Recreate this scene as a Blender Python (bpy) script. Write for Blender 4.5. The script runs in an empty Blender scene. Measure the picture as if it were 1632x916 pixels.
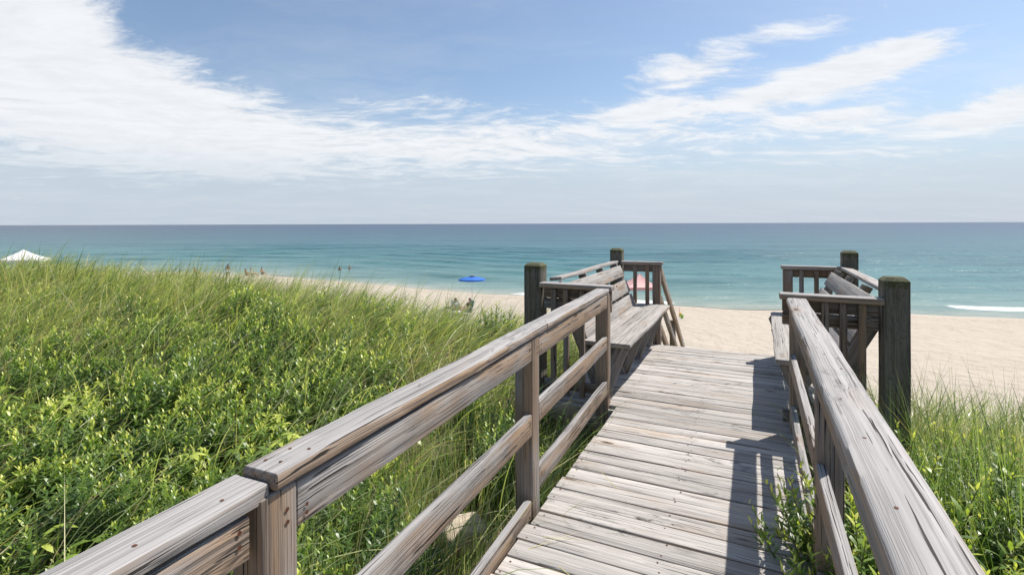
import bpy, bmesh, math, random
import numpy as np
from mathutils import Vector, Matrix, noise as mnoise

random.seed(7)
rng = np.random.default_rng(11)
S = bpy.context.scene
COL = S.collection
R = math.radians

# ------------------------------------------------------------------ frame
EYE = 1.55
FPX, VX = 800.0, 1190.0
A = math.atan((VX - 816) / FPX)          # the boardwalk runs A to the right of the view direction
CA, SA = math.cos(A), math.sin(A)
def W(X, Y, Z=0.0):                       # boardwalk frame -> world
    return (X * CA + Y * SA, -X * SA + Y * CA, Z)
def deck_z(Y):
    return -0.02 * (Y - 2.0)

# ------------------------------------------------------------------ node helper
class NT:
    def __init__(s, tree):
        s.t = tree
        for n in list(tree.nodes): tree.nodes.remove(n)
    def n(s, typ, ins=None, **props):
        nd = s.t.nodes.new(typ)
        for k, v in props.items(): setattr(nd, k, v)
        for k, v in (ins or {}).items():
            sock = nd.inputs[k]
            if hasattr(v, 'is_output'): s.t.links.new(v, sock)
            else: sock.default_value = v
        return nd
    def math(s, op, a, b=None, c=None, clamp=False):
        nd = s.t.nodes.new('ShaderNodeMath'); nd.operation = op; nd.use_clamp = clamp
        for i, v in enumerate((a, b, c)):
            if v is None: continue
            if hasattr(v, 'is_output'): s.t.links.new(v, nd.inputs[i])
            else: nd.inputs[i].default_value = v
        return nd.outputs[0]
    def vmath(s, op, a, b=None):
        nd = s.t.nodes.new('ShaderNodeVectorMath'); nd.operation = op
        for i, v in enumerate((a, b)):
            if v is None: continue
            if hasattr(v, 'is_output'): s.t.links.new(v, nd.inputs[i])
            else: nd.inputs[i].default_value = v
        return nd.outputs[1] if op in ('LENGTH', 'DOT_PRODUCT', 'DISTANCE') else nd.outputs[0]
    def noise(s, vec, scale, detail=2.0, rough=0.5, dist=0.0):
        return s.n('ShaderNodeTexNoise', {'Vector': vec, 'Scale': scale, 'Detail': detail, 'Roughness': rough, 'Distortion': dist}).outputs['Fac']
    def mix(s, f, a, b, mode='MIX'):
        nd = s.t.nodes.new('ShaderNodeMix'); nd.data_type = 'RGBA'; nd.blend_type = mode
        for i, v in ((0, f), (6, a), (7, b)):
            if hasattr(v, 'is_output'): s.t.links.new(v, nd.inputs[i])
            else: nd.inputs[i].default_value = v if i == 0 else (tuple(v) + (1.0,) if len(v) == 3 else v)
        return nd.outputs[2]
    def smooth(s, v, lo, hi, a=0.0, b=1.0):
        nd = s.t.nodes.new('ShaderNodeMapRange'); nd.interpolation_type = 'SMOOTHSTEP'
        for i, x in enumerate((v, lo, hi, a, b)):
            if hasattr(x, 'is_output'): s.t.links.new(x, nd.inputs[i])
            else: nd.inputs[i].default_value = x
        return nd.outputs[0]
    def ramp(s, f, stops, interp='LINEAR'):
        nd = s.t.nodes.new('ShaderNodeValToRGB'); cr = nd.color_ramp; cr.interpolation = interp
        while len(cr.elements) > 1: cr.elements.remove(cr.elements[-1])
        cr.elements[0].position = stops[0][0]; cr.elements[0].color = tuple(stops[0][1]) + (1.0,)
        for p, c in stops[1:]:
            e = cr.elements.new(p); e.color = tuple(c) + (1.0,)
        s.t.links.new(f, nd.inputs[0]); return nd.outputs[0]
    def sep(s, v):
        return s.n('ShaderNodeSeparateXYZ', {0: v}).outputs
    def comb(s, x, y, z):
        return s.n('ShaderNodeCombineXYZ', {0: x, 1: y, 2: z}).outputs[0]

def material(name):
    m = bpy.data.materials.new(name); m.use_nodes = True
    return m, NT(m.node_tree)

def simple(name, col, rough=0.6, metal=0.0, var=0.12, scale=8.0, trans=0.0):
    m, t = material(name)
    tc = t.n('ShaderNodeTexCoord').outputs['Object']
    f = t.noise(tc, scale, 3)
    c = t.mix(f, tuple(x * (1 - var) for x in col), tuple(min(1, x * (1 + var)) for x in col))
    b = t.n('ShaderNodeBsdfPrincipled', {'Base Color': c, 'Roughness': rough, 'Metallic': metal})
    out = b.outputs[0]
    if trans > 0:
        tr = t.n('ShaderNodeBsdfTranslucent', {'Color': c})
        out = t.n('ShaderNodeMixShader', {0: trans, 1: b.outputs[0], 2: tr.outputs[0]}).outputs[0]
    t.n('ShaderNodeOutputMaterial', {'Surface': out})
    return m

# ------------------------------------------------------------------ materials
def wood(name, light=(0.345, 0.328, 0.314), tan=(0.335, 0.23, 0.15), dark=(0.085, 0.072, 0.062),
         tan_side=0.70, tan_top=0.10, ring=0.55, crack=0.9, moss=0.0, ring_scale=40.0, mold=0.5, knots=0.78, tone_amp=0.5, line=1.0):
    m, t = material(name)
    gc = t.n('ShaderNodeAttribute', attribute_name='gc').outputs['Vector']
    tone = t.n('ShaderNodeAttribute', attribute_name='tone').outputs['Fac']
    nz = t.sep(t.n('ShaderNodeNewGeometry').outputs['Normal'])[2]
    along, a, b = t.sep(gc)[:3]
    # knots: sparse cells stretched along the board
    kv = t.n('ShaderNodeTexVoronoi', {'Vector': t.vmath('MULTIPLY', gc, (2.1, 7.0, 7.0)), 'Scale': 1.0, 'Randomness': 0.9})
    kd = kv.outputs['Distance']; kc = t.sep(kv.outputs['Color'])[0]
    ksel = t.math('GREATER_THAN', kc, knots)
    knot = t.math('MULTIPLY', t.smooth(kd, 0.06, 0.15, 1.0, 0.0), ksel)
    kwarp = t.math('MULTIPLY', t.smooth(kd, 0.05, 0.55, 1.0, 0.0), ksel)
    w1 = t.noise(t.vmath('MULTIPLY', gc, (1.6, 5.0, 5.0)), 1.0, 3, 0.55)
    w2 = t.noise(t.vmath('MULTIPLY', gc, (7.0, 9.0, 9.0)), 1.0, 2, 0.5)
    off = t.math('ADD', t.math('MULTIPLY', t.math('SUBTRACT', w1, 0.5), 0.020), t.math('MULTIPLY', t.math('SUBTRACT', w2, 0.5), 0.004))
    off = t.math('ADD', off, t.math('MULTIPLY', kwarp, 0.016))
    a2 = t.math('ADD', a, off)
    b2 = t.math('ADD', t.math('ADD', b, 0.055), t.math('MULTIPLY', off, 0.6))
    rv = t.comb(0.0, a2, b2)
    wv = t.n('ShaderNodeTexWave', {'Vector': rv, 'Scale': ring_scale, 'Distortion': 1.2, 'Detail': 2.0, 'Detail Scale': 0.6}, wave_type='RINGS', rings_direction='X', wave_profile='SIN').outputs['Fac']
    g = t.comb(t.math('MULTIPLY', along, 1.0), t.math('MULTIPLY', a2, 135.0), t.math('MULTIPLY', b2, 135.0))
    fine = t.noise(g, 1.0, 3, 0.6)
    g2 = t.comb(t.math('MULTIPLY', along, 1.1), t.math('MULTIPLY', a2, 38.0), t.math('MULTIPLY', b2, 38.0))
    med = t.noise(g2, 1.0, 3, 0.6)
    g3 = t.comb(t.math('ADD', t.math('MULTIPLY', along, 1.5), 31.0), t.math('MULTIPLY', a2, 120.0), t.math('MULTIPLY', b2, 120.0))
    ck = t.noise(g3, 1.0, 2, 0.45)
    big = t.noise(t.vmath('MULTIPLY', gc, (1.3, 6.0, 6.0)), 1.0, 3, 0.6)
    crk = t.math('MULTIPLY', t.smooth(ck, 0.645, 0.665), crack)
    # every board has its own strength of raised grain, and the grain fades in and out along it
    rs = t.smooth(t.math('FRACT', t.math('MULTIPLY', tone, 37.7)), 0.1, 0.9, 0.3, 1.0)
    rs = t.math('MULTIPLY', rs, t.smooth(t.noise(t.vmath('MULTIPLY', gc, (1.1, 14.0, 14.0)), 1.0, 3, 0.6), 0.34, 0.62, 0.45, 1.0))
    wv = t.math('MULTIPLY', wv, rs)
    # grey silvered surface over tan wood that shows where the weather reached less
    up = t.smooth(nz, 0.3, 0.9, 0.0, 1.0)
    tamt = t.math('ADD', t.math('MULTIPLY', up, tan_top - tan_side), tan_side)
    tmask = t.smooth(t.math('ADD', big, t.math('MULTIPLY', t.math('SUBTRACT', tamt, 0.5), 0.5)), 0.4, 0.66)
    col = t.mix(tmask, light, tan)
    col = t.mix(t.math('MULTIPLY', t.smooth(med, 0.40, 0.62), 0.45), col, tuple(x * 0.55 for x in light))
    col = t.mix(t.math('MULTIPLY', t.smooth(fine, 0.50, 0.64), t.math('ADD', 0.25 * line, t.math('MULTIPLY', rs, 0.45 * line))), col, dark)
    col = t.mix(t.math('MULTIPLY', t.smooth(wv, 0.45, 0.95), ring), col, dark)
    mo = t.noise(t.vmath('MULTIPLY', gc, (9.0, 26.0, 26.0)), 1.0, 4, 0.7)
    mo2 = t.noise(t.vmath('MULTIPLY', gc, (1.2, 3.0, 3.0)), 1.0, 2, 0.5)
    mold_m = t.math('MULTIPLY', t.math('MULTIPLY', t.smooth(mo, 0.5, 0.68), t.smooth(mo2, 0.5, 0.68)), mold)
    col = t.mix(mold_m, col, (0.035, 0.033, 0.03))
    col = t.mix(t.math('MULTIPLY', kwarp, 0.35), col, tuple(x * 0.8 for x in tan))
    col = t.mix(knot, col, (0.09, 0.055, 0.035))
    col = t.mix(crk, col, (0.02, 0.017, 0.014))
    if moss > 0:
        mn = t.noise(t.n('ShaderNodeTexCoord').outputs['Object'], 34.0, 5, 0.7)
        oz = t.sep(t.n('ShaderNodeAttribute', attribute_name='topd').outputs['Vector'])[0]
        topm = t.smooth(oz, 0.0, 0.12, 1.0, 0.0)
        mm = t.math('MULTIPLY', t.smooth(t.math('ADD', mn, t.math('MULTIPLY', topm, 0.25)), 0.55, 0.68), moss)
        col = t.mix(mm, col, t.mix(t.noise(gc, 60.0, 2), (0.10, 0.095, 0.03), (0.05, 0.065, 0.025)))
    tv = t.math('MULTIPLY', tone, 1.0)
    br = t.math('ADD', t.math('MULTIPLY', tv, tone_amp), 0.97 - tone_amp / 2)
    col = t.mix(1.0, col, t.comb(br, br, br), 'MULTIPLY')
    hgt = t.math('SUBTRACT', t.math('SUBTRACT', 1.0, t.math('MULTIPLY', t.smooth(wv, 0.4, 0.97), ring * 1.2)), t.math('MULTIPLY', t.smooth(fine, 0.42, 0.64), t.math('ADD', 0.3, t.math('MULTIPLY', rs, 0.6))))
    hgt = t.math('SUBTRACT', hgt, t.math('MULTIPLY', crk, 1.6))
    bp = t.n('ShaderNodeBump', {'Strength': 0.75, 'Distance': 0.0035, 'Height': hgt})
    rgh = t.math('ADD', 0.72, t.math('MULTIPLY', fine, 0.2))
    bs = t.n('ShaderNodeBsdfPrincipled', {'Base Color': col, 'Roughness': rgh, 'Normal': bp.outputs[0], 'Specular IOR Level': 0.25})
    t.n('ShaderNodeOutputMaterial', {'Surface': bs.outputs[0]})
    return m

M_RAIL = wood('weathered_rail_wood', ring=0.62, crack=0.95)
M_DECK = wood('weathered_deck_wood', light=(0.475, 0.445, 0.415), tan=(0.40, 0.315, 0.24), tan_top=0.30, ring=0.24, crack=0.8, mold=0.9, tone_amp=0.3, line=0.7, ring_scale=34.0, knots=0.62)
M_POST = wood('mossy_post_wood', light=(0.21, 0.195, 0.16), tan=(0.20, 0.145, 0.09), dark=(0.05, 0.045, 0.033), tan_side=0.35, moss=0.8, ring=0.45)
M_BENCH = wood('weathered_bench_wood', light=(0.355, 0.33, 0.305), ring=0.45, tan_top=0.12, tan_side=0.35, crack=0.85)
M_RUST = simple('rusty_nail', (0.11, 0.04, 0.018), 0.8, 0.3, 0.4, 200)

# plant materials: colour runs along each plant's own 'hue' value (dry straw - deep green - fresh tip)
def leafmat(name, stops, trans=0.45, rough=0.5, spec=0.35):
    m, t = material(name)
    hue = t.n('ShaderNodeAttribute', attribute_name='hue').outputs['Fac']
    c = t.ramp(hue, stops)
    b = t.n('ShaderNodeBsdfPrincipled', {'Base Color': c, 'Roughness': rough, 'Specular IOR Level': spec})
    c2 = t.mix(1.0, c, (1.15, 1.25, 0.55), 'MULTIPLY')
    tr = t.n('ShaderNodeBsdfTranslucent', {'Color': c2})
    mx = t.n('ShaderNodeMixShader', {0: trans, 1: b.outputs[0], 2: tr.outputs[0]})
    t.n('ShaderNodeOutputMaterial', {'Surface': mx.outputs[0]})
    return m
M_GRASS = leafmat('beach_grass_blades', [(0.0, (0.48, 0.37, 0.22)), (0.18, (0.68, 0.62, 0.36)), (0.35, (0.50, 0.56, 0.235)), (0.6, (0.23, 0.32, 0.10)), (1.0, (0.075, 0.14, 0.04))], 0.42, 0.4, 0.5)
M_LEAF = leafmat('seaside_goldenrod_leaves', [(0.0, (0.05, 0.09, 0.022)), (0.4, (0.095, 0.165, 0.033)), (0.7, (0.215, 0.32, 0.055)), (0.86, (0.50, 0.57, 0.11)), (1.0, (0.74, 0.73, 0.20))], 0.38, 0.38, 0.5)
M_STEM = simple('plant_stems', (0.13, 0.13, 0.045), 0.7, 0, 0.3, 30)

def sand_mat():
    m, t = material('beach_sand_and_dune')
    P = t.n('ShaderNodeNewGeometry').outputs['Position']
    x, y, z = t.sep(P)[:3]
    veg = t.n('ShaderNodeAttribute', attribute_name='veg').outputs['Fac']
    wet = t.n('ShaderNodeAttribute', attribute_name='wet').outputs['Fac']
    n1 = t.noise(P, 0.12, 4, 0.55); n2 = t.noise(P, 1.7, 5, 0.65); n3 = t.noise(P, 60.0, 3, 0.6)
    col = t.mix(n1, (0.395, 0.34, 0.275), (0.445, 0.388, 0.318))
    col = t.mix(t.math('MULTIPLY', t.smooth(n2, 0.48, 0.70), 0.28), col, (0.31, 0.245, 0.18))
    sp = t.n('ShaderNodeTexVoronoi', {'Vector': P, 'Scale': 2.2}).outputs['Distance']
    col = t.mix(t.math('MULTIPLY', t.smooth(sp, 0.03, 0.07, 1.0, 0.0), 0.5), col, (0.16, 0.12, 0.08))
    wetc = t.mix(n2, (0.36, 0.29, 0.21), (0.42, 0.34, 0.25))
    col = t.mix(t.math('MULTIPLY', wet, 0.75), col, wetc)
    sd = t.n('ShaderNodeAttribute', attribute_name='sd').outputs['Fac']
    wl = t.math('ADD', sd, t.math('MULTIPLY', t.math('SUBTRACT', n1, 0.5), 5.0))
    wl = t.math('MULTIPLY', t.smooth(wl, 3.2, 4.2), t.smooth(wl, 4.4, 6.0, 1.0, 0.0))
    wn = t.noise(t.vmath('MULTIPLY', P, (2.2, 4.0, 4.0)), 1.0, 4, 0.7)
    col = t.mix(t.math('MULTIPLY', wl, t.smooth(wn, 0.55, 0.66, 0.0, 0.7)), col, (0.13, 0.10, 0.065))
    # straw litter over sand, darkened to paint shade into the gaps between plants
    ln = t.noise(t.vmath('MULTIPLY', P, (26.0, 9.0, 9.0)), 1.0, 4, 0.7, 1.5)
    litter_shade = t.mix(ln, (0.035, 0.028, 0.015), (0.20, 0.155, 0.095))
    litter_shade_mask = t.math('MULTIPLY', veg, t.smooth(t.noise(P, 2.6, 4, 0.6), 0.26, 0.44))
    col = t.mix(litter_shade_mask, col, litter_shade)
    # footprints and wind ripple
    vor = t.n('ShaderNodeTexVoronoi', {'Vector': t.vmath('ADD', P, t.vmath('MULTIPLY', t.comb(n2, n1, n2), (0.8, 0.8, 0.8))), 'Scale': 1.5}, feature='SMOOTH_F1').outputs['Distance']
    wv = t.n('ShaderNodeTexWave', {'Vector': t.vmath('MULTIPLY', P, (0.35, 1.0, 1.0)), 'Scale': 0.55, 'Distortion': 5.0, 'Detail': 3.0}, bands_direction='Y').outputs['Fac']
    h = t.math('ADD', t.math('MULTIPLY', vor, 0.10), t.math('ADD', t.math('MULTIPLY', n2, 0.24), t.math('MULTIPLY', wv, 0.012)))
    h = t.math('ADD', h, t.math('MULTIPLY', n3, 0.008))
    h = t.math('MULTIPLY', h, t.math('SUBTRACT', 1.0, t.math('MULTIPLY', wet, 0.85)))
    bp = t.n('ShaderNodeBump', {'Strength': 0.8, 'Distance': 1.0, 'Height': h})
    rg = t.math('SUBTRACT', 0.9, t.math('MULTIPLY', wet, 0.45))
    b = t.n('ShaderNodeBsdfPrincipled', {'Base Color': col, 'Roughness': rg, 'Normal': bp.outputs[0], 'Specular IOR Level': 0.25})
    t.n('ShaderNodeOutputMaterial', {'Surface': b.outputs[0]})
    return m
M_SAND = sand_mat()

def sea_mat():
    m, t = material('sea_water')
    P = t.n('ShaderNodeNewGeometry').outputs['Position']
    off = t.n('ShaderNodeAttribute', attribute_name='off').outputs['Fac']
    lg = t.math('DIVIDE', t.math('LOGARITHM', t.math('ADD', t.math('MAXIMUM', off, 0.0), 1.0), 10.0), 4.0)
    n0 = t.noise(t.vmath('MULTIPLY', P, (0.006, 0.022, 1.0)), 1.0, 4, 0.55)
    n1 = t.noise(t.vmath('MULTIPLY', P, (0.03, 0.13, 1.0)), 1.0, 4, 0.6)
    lg2 = t.math('ADD', lg, t.math('MULTIPLY', t.math('SUBTRACT', n0, 0.5), 0.16))
    col = t.ramp(lg2, [(0.0, (0.30, 0.31, 0.25)), (0.18, (0.17, 0.245, 0.215)), (0.30, (0.10, 0.195, 0.185)), (0.42, (0.06, 0.16, 0.165)),
                       (0.52, (0.038, 0.118, 0.137)), (0.62, (0.027, 0.082, 0.115)), (0.74, (0.018, 0.052, 0.098)), (1.0, (0.012, 0.034, 0.078))])
    col = t.mix(t.math('MULTIPLY', t.smooth(n1, 0.47, 0.62), 0.55), col, t.mix(1.0, col, (0.45, 0.62, 0.66), 'MULTIPLY'))
    n1b = t.noise(t.vmath('MULTIPLY', P, (0.16, 0.62, 1.0)), 1.0, 4, 0.62)
    n1c = t.noise(t.vmath('MULTIPLY', P, (0.012, 0.075, 1.0)), 1.0, 3, 0.55)
    col = t.mix(t.math('MULTIPLY', t.smooth(n1b, 0.47, 0.60), 0.5), col, t.mix(1.0, col, (0.45, 0.64, 0.68), 'MULTIPLY'))  # ripple shading of the wave faces is put into the water colour
    col = t.mix(t.math('MULTIPLY', t.smooth(n1c, 0.5, 0.64), 0.4), col, t.mix(1.0, col, (0.6, 0.75, 0.8), 'MULTIPLY'))
    # foam
    fn = t.noise(t.vmath('MULTIPLY', P, (0.35, 1.0, 1.0)), 1.1, 5, 0.65)
    fb = t.noise(t.vmath('MULTIPLY', P, (0.045, 0.05, 1.0)), 1.0, 2, 0.5)
    edge = t.math('ADD', off, t.math('MULTIPLY', t.math('SUBTRACT', fb, 0.5), 4.0))
    f1 = t.math('MULTIPLY', t.smooth(edge, -1.0, -0.2), t.smooth(edge, 0.8, 3.2, 1.0, 0.0))
    f1 = t.smooth(t.math('ADD', t.math('MULTIPLY', f1, t.math('MAXIMUM', t.smooth(t.sep(P)[0], 4.0, -5.0, 0.0, 0.42), t.smooth(fb, 0.46, 0.64, 0.08, 1.0))), t.math('MULTIPLY', fn, 0.9)), 0.98, 1.3)
    px = t.sep(P)[0]
    f2 = t.math('MULTIPLY', t.smooth(edge, 2.0, 3.0), t.smooth(edge, 3.2, 6.0, 1.0, 0.0))
    f2 = t.math('MULTIPLY', f2, t.math('MULTIPLY', t.smooth(px, 24.0, 33.0), t.smooth(fb, 0.35, 0.55)))
    f2 = t.smooth(t.math('ADD', f2, t.math('MULTIPLY', fn, 0.75)), 0.8, 1.15)
    foam = t.math('MAXIMUM', f1, f2)
    col = t.mix(t.math('MULTIPLY', foam, 0.92), col, (0.82, 0.83, 0.82))
    # waves
    a1 = t.noise(t.vmath('MULTIPLY', P, (0.10, 0.32, 1.0)), 1.0, 5, 0.62)
    a2 = t.noise(t.vmath('MULTIPLY', P, (0.55, 1.3, 1.0)), 1.0, 4, 0.6)
    a3 = t.noise(t.vmath('MULTIPLY', P, (0.012, 0.05, 1.0)), 1.0, 3, 0.5)
    h = t.math('ADD', t.math('MULTIPLY', a1, 0.9), t.math('ADD', t.math('MULTIPLY', a2, 0.34), t.math('MULTIPLY', a3, 2.2)))
    bp = t.n('ShaderNodeBump', {'Strength': 0.62, 'Distance': 1.0, 'Height': h})
    rg = t.math('ADD', 0.30, t.math('MULTIPLY', foam, 0.6))
    b = t.n('ShaderNodeBsdfPrincipled', {'Base Color': col, 'Roughness': rg, 'IOR': 1.33, 'Specular IOR Level': 0.3, 'Normal': bp.outputs[0]})
    t.n('ShaderNodeOutputMaterial', {'Surface': b.outputs[0]})
    return m
M_SEA = sea_mat()

# ------------------------------------------------------------------ object helpers
def tag(o, label=None, cat=None, group=None, kind=None):
    if label: o['label'] = label
    if cat: o['category'] = cat
    if group: o['group'] = group
    if kind: o['kind'] = kind
    return o
def link(o, parent=None):
    COL.objects.link(o)
    if parent: o.parent = parent
    return o
def empty(name, loc, rz=0.0):
    o = bpy.data.objects.new(name, None); o.empty_display_size = 0.1
    o.location = loc; o.rotation_euler = (0, 0, rz)
    return link(o)
def raw_mesh(name, verts, faces_flat, loops, mats, attrs=None, smooth=False):
    """verts Nx3, faces given as flat loop indices + loop count per face"""
    me = bpy.data.meshes.new(name)
    v = np.asarray(verts, np.float32); li = np.asarray(faces_flat, np.int32); ln = np.asarray(loops, np.int32)
    me.vertices.add(len(v)); me.vertices.foreach_set('co', v.ravel())
    me.loops.add(len(li)); me.loops.foreach_set('vertex_index', li)
    me.polygons.add(len(ln)); st = np.concatenate(([0], np.cumsum(ln)[:-1])).astype(np.int32)
    me.polygons.foreach_set('loop_start', st)
    if smooth: me.polygons.foreach_set('use_smooth', np.ones(len(ln), bool))
    for k, arr in (attrs or {}).items():
        arr = np.asarray(arr, np.float32)
        if arr.ndim == 1:
            at = me.attributes.new(k, 'FLOAT', 'POINT'); at.data.foreach_set('value', arr)
        else:
            at = me.attributes.new(k, 'FLOAT_VECTOR', 'POINT'); at.data.foreach_set('vector', arr.ravel())
    for mm in mats: me.materials.append(mm)
    me.update(calc_edges=True); me.validate()
    return me

class Wood:
    """collects boards (each with its own grain coordinates) into one mesh"""
    def __init__(s): s.v=[]; s.f=[]; s.m=[]; s.gc=[]; s.tone=[]; s.topd=[]
    def board(s, p0, p1, w, h, side=None, r=0.006, wob=0.0015, tone=None, step=0.07, chamfer_a=0.0, chip=0.0, sag=0.0):
        """a board from p0 to p1 (centre line); w along `side`, h along the other axis"""
        p0 = Vector(p0); p1 = Vector(p1); d = p1 - p0; L = d.length; d.normalize()
        if side is None:
            side = Vector((0, 0, 1)).cross(d) if abs(d.z) < 0.9 else Vector((1, 0, 0))
        side = Vector(side); side = (side - d * side.dot(d)).normalized()
        upv = d.cross(side)
        if upv.z < -0.01: upv.negate()
        n = max(3, int(L / step) + 1)
        off = Vector((random.uniform(0, 60), random.uniform(-1, 1), random.uniform(-1, 1)))
        off = Vector((off.x, round(off.y * 5) * 0.37, off.z * 0.02))
        pith = random.uniform(-0.5, 0.5) * w
        tn = random.random() if tone is None else tone
        base = len(s.v); sd = random.uniform(0, 100)
        ca = max(chamfer_a, r)
        ring0 = [(-w/2 + ca, h/2), (w/2 - r, h/2), (w/2 - r*0.3, h/2 - r*0.3), (w/2, h/2 - r), (w/2, -h/2 + r), (w/2 - r*0.3, -h/2 + r*0.3), (w/2 - r, -h/2),
                 (-w/2 + r, -h/2), (-w/2 + r*0.3, -h/2 + r*0.3), (-w/2, -h/2 + r), (-w/2, h/2 - ca), (-w/2 + ca*0.35, h/2 - ca*0.35)]
        # extra points on the wide faces let the surface cup a little
        K = len(ring0)
        st = [(-0.0, 0.90), (0.004, 1.0)] + [(L * i / (n - 1), 1.0) for i in range(1, n - 1)] + [(L - 0.004, 1.0), (L, 0.90)]
        for (q, sc) in st:
            c = p0 + d * q
            sx = wob * (mnoise.noise((q * 1.7, sd, 0)) * 2); sy = wob * (mnoise.noise((q * 1.3, sd, 9)) * 2) - sag * math.sin(math.pi * q / L)
            for j, (x, y) in enumerate(ring0):
                e = wob * mnoise.noise((q * 9, sd + j * 3.1, 4)) + (chip * min(0, mnoise.noise((q * 5, sd + j * 1.7, 7)) + 0.15) if chip else 0)
                k = 1 + e / max(w, h)
                ix, iy = (x * k, y * k)
                if sc < 1: ix = math.copysign(max(0, abs(ix) - 0.004), ix); iy = math.copysign(max(0, abs(iy) - 0.004), iy)
                s.v.append(c + side * (ix + sx) + upv * (iy + sy))
                s.gc.append((q + off.x, x - pith + off.y, y + off.z)); s.tone.append(tn); s.topd.append((9, 0, 0))
        m = len(st)
        for i in range(m - 1):
            for j in range(K):
                a = base + i*K + j; b = base + i*K + (j+1) % K
                s.f.append((a, a + K, b + K, b) if False else (a, b, b + K, a + K)); s.m.append(0)
        s.f.append(tuple(base + j for j in reversed(range(K)))); s.m.append(0)
        s.f.append(tuple(base + (m-1)*K + j for j in range(K))); s.m.append(0)
        return s
    def post(s, cx, cy, w, d, z0, z1, cap=0.03, tone=None, r=0.008):
        """a square post with a chamfered top"""
        b0 = len(s.v)
        s.board((cx, cy, z0), (cx, cy, z1), w, d, side=(1, 0, 0), r=r, tone=tone, step=0.09)
        for i in range(b0, len(s.v)):
            s.topd[i] = (z1 - s.v[i].z, 0, 0)
        if cap:
            k = 12
            for i in range(len(s.v) - k, len(s.v)):      # last ring becomes the chamfer top
                v = s.v[i]; v.x = cx + (v.x - cx) * (1 - 2*cap/w * 0.9); v.y = cy + (v.y - cy) * (1 - 2*cap/d * 0.9)
            for i in range(len(s.v) - 2*k, len(s.v) - k): s.v[i].z = z1 - cap
        return s
    def nail(s, p, n, rad=0.0045, proud=0.0012):
        p = Vector(p); n = Vector(n).normalized(); t = n.orthogonal().normalized(); u = n.cross(t)
        b = len(s.v)
        for k in range(7):
            a = k * math.tau / 7
            s.v.append(p + (t * math.cos(a) + u * math.sin(a)) * rad * random.uniform(0.8, 1.2) + n * proud)
            s.gc.append((0, 0, 0)); s.tone.append(0.5); s.topd.append((9, 0, 0))
        s.f.append(tuple(range(b, b + 7))); s.m.append(1)
    def build(s, name, mat, parent, base=(0, 0, 0), sharp=38):
        v = np.array([tuple(x) for x in s.v], np.float32) - np.array(base, np.float32)
        flat = [i for f in s.f for i in f]
        me = raw_mesh(name, v, flat, [len(f) for f in s.f], [mat, M_RUST], {'gc': np.array(s.gc), 'tone': np.array(s.tone), 'topd': np.array(s.topd)}, True)
        me.polygons.foreach_set('material_index', np.array(s.m, np.int32))
        bm = bmesh.new(); bm.from_mesh(me); bmesh.ops.recalc_face_normals(bm, faces=[f for f in bm.faces if f.material_index == 0]); bm.to_mesh(me); bm.free()
        me.set_sharp_from_angle(angle=R(sharp))
        o = bpy.data.objects.new(name, me); return link(o, parent)

class Thing:
    """an Empty standing in the boardwalk frame; parts are given in that frame"""
    def __init__(s, name, label, cat, base, group=None, kind=None):
        s.base = base; s.o = empty(name, W(*base), -A); tag(s.o, label, cat, group, kind)
    def part(s, name, wood, mat, parent=None, **k):
        o = wood.build(name, mat, parent or s.o, s.base, **k); return o

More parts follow.
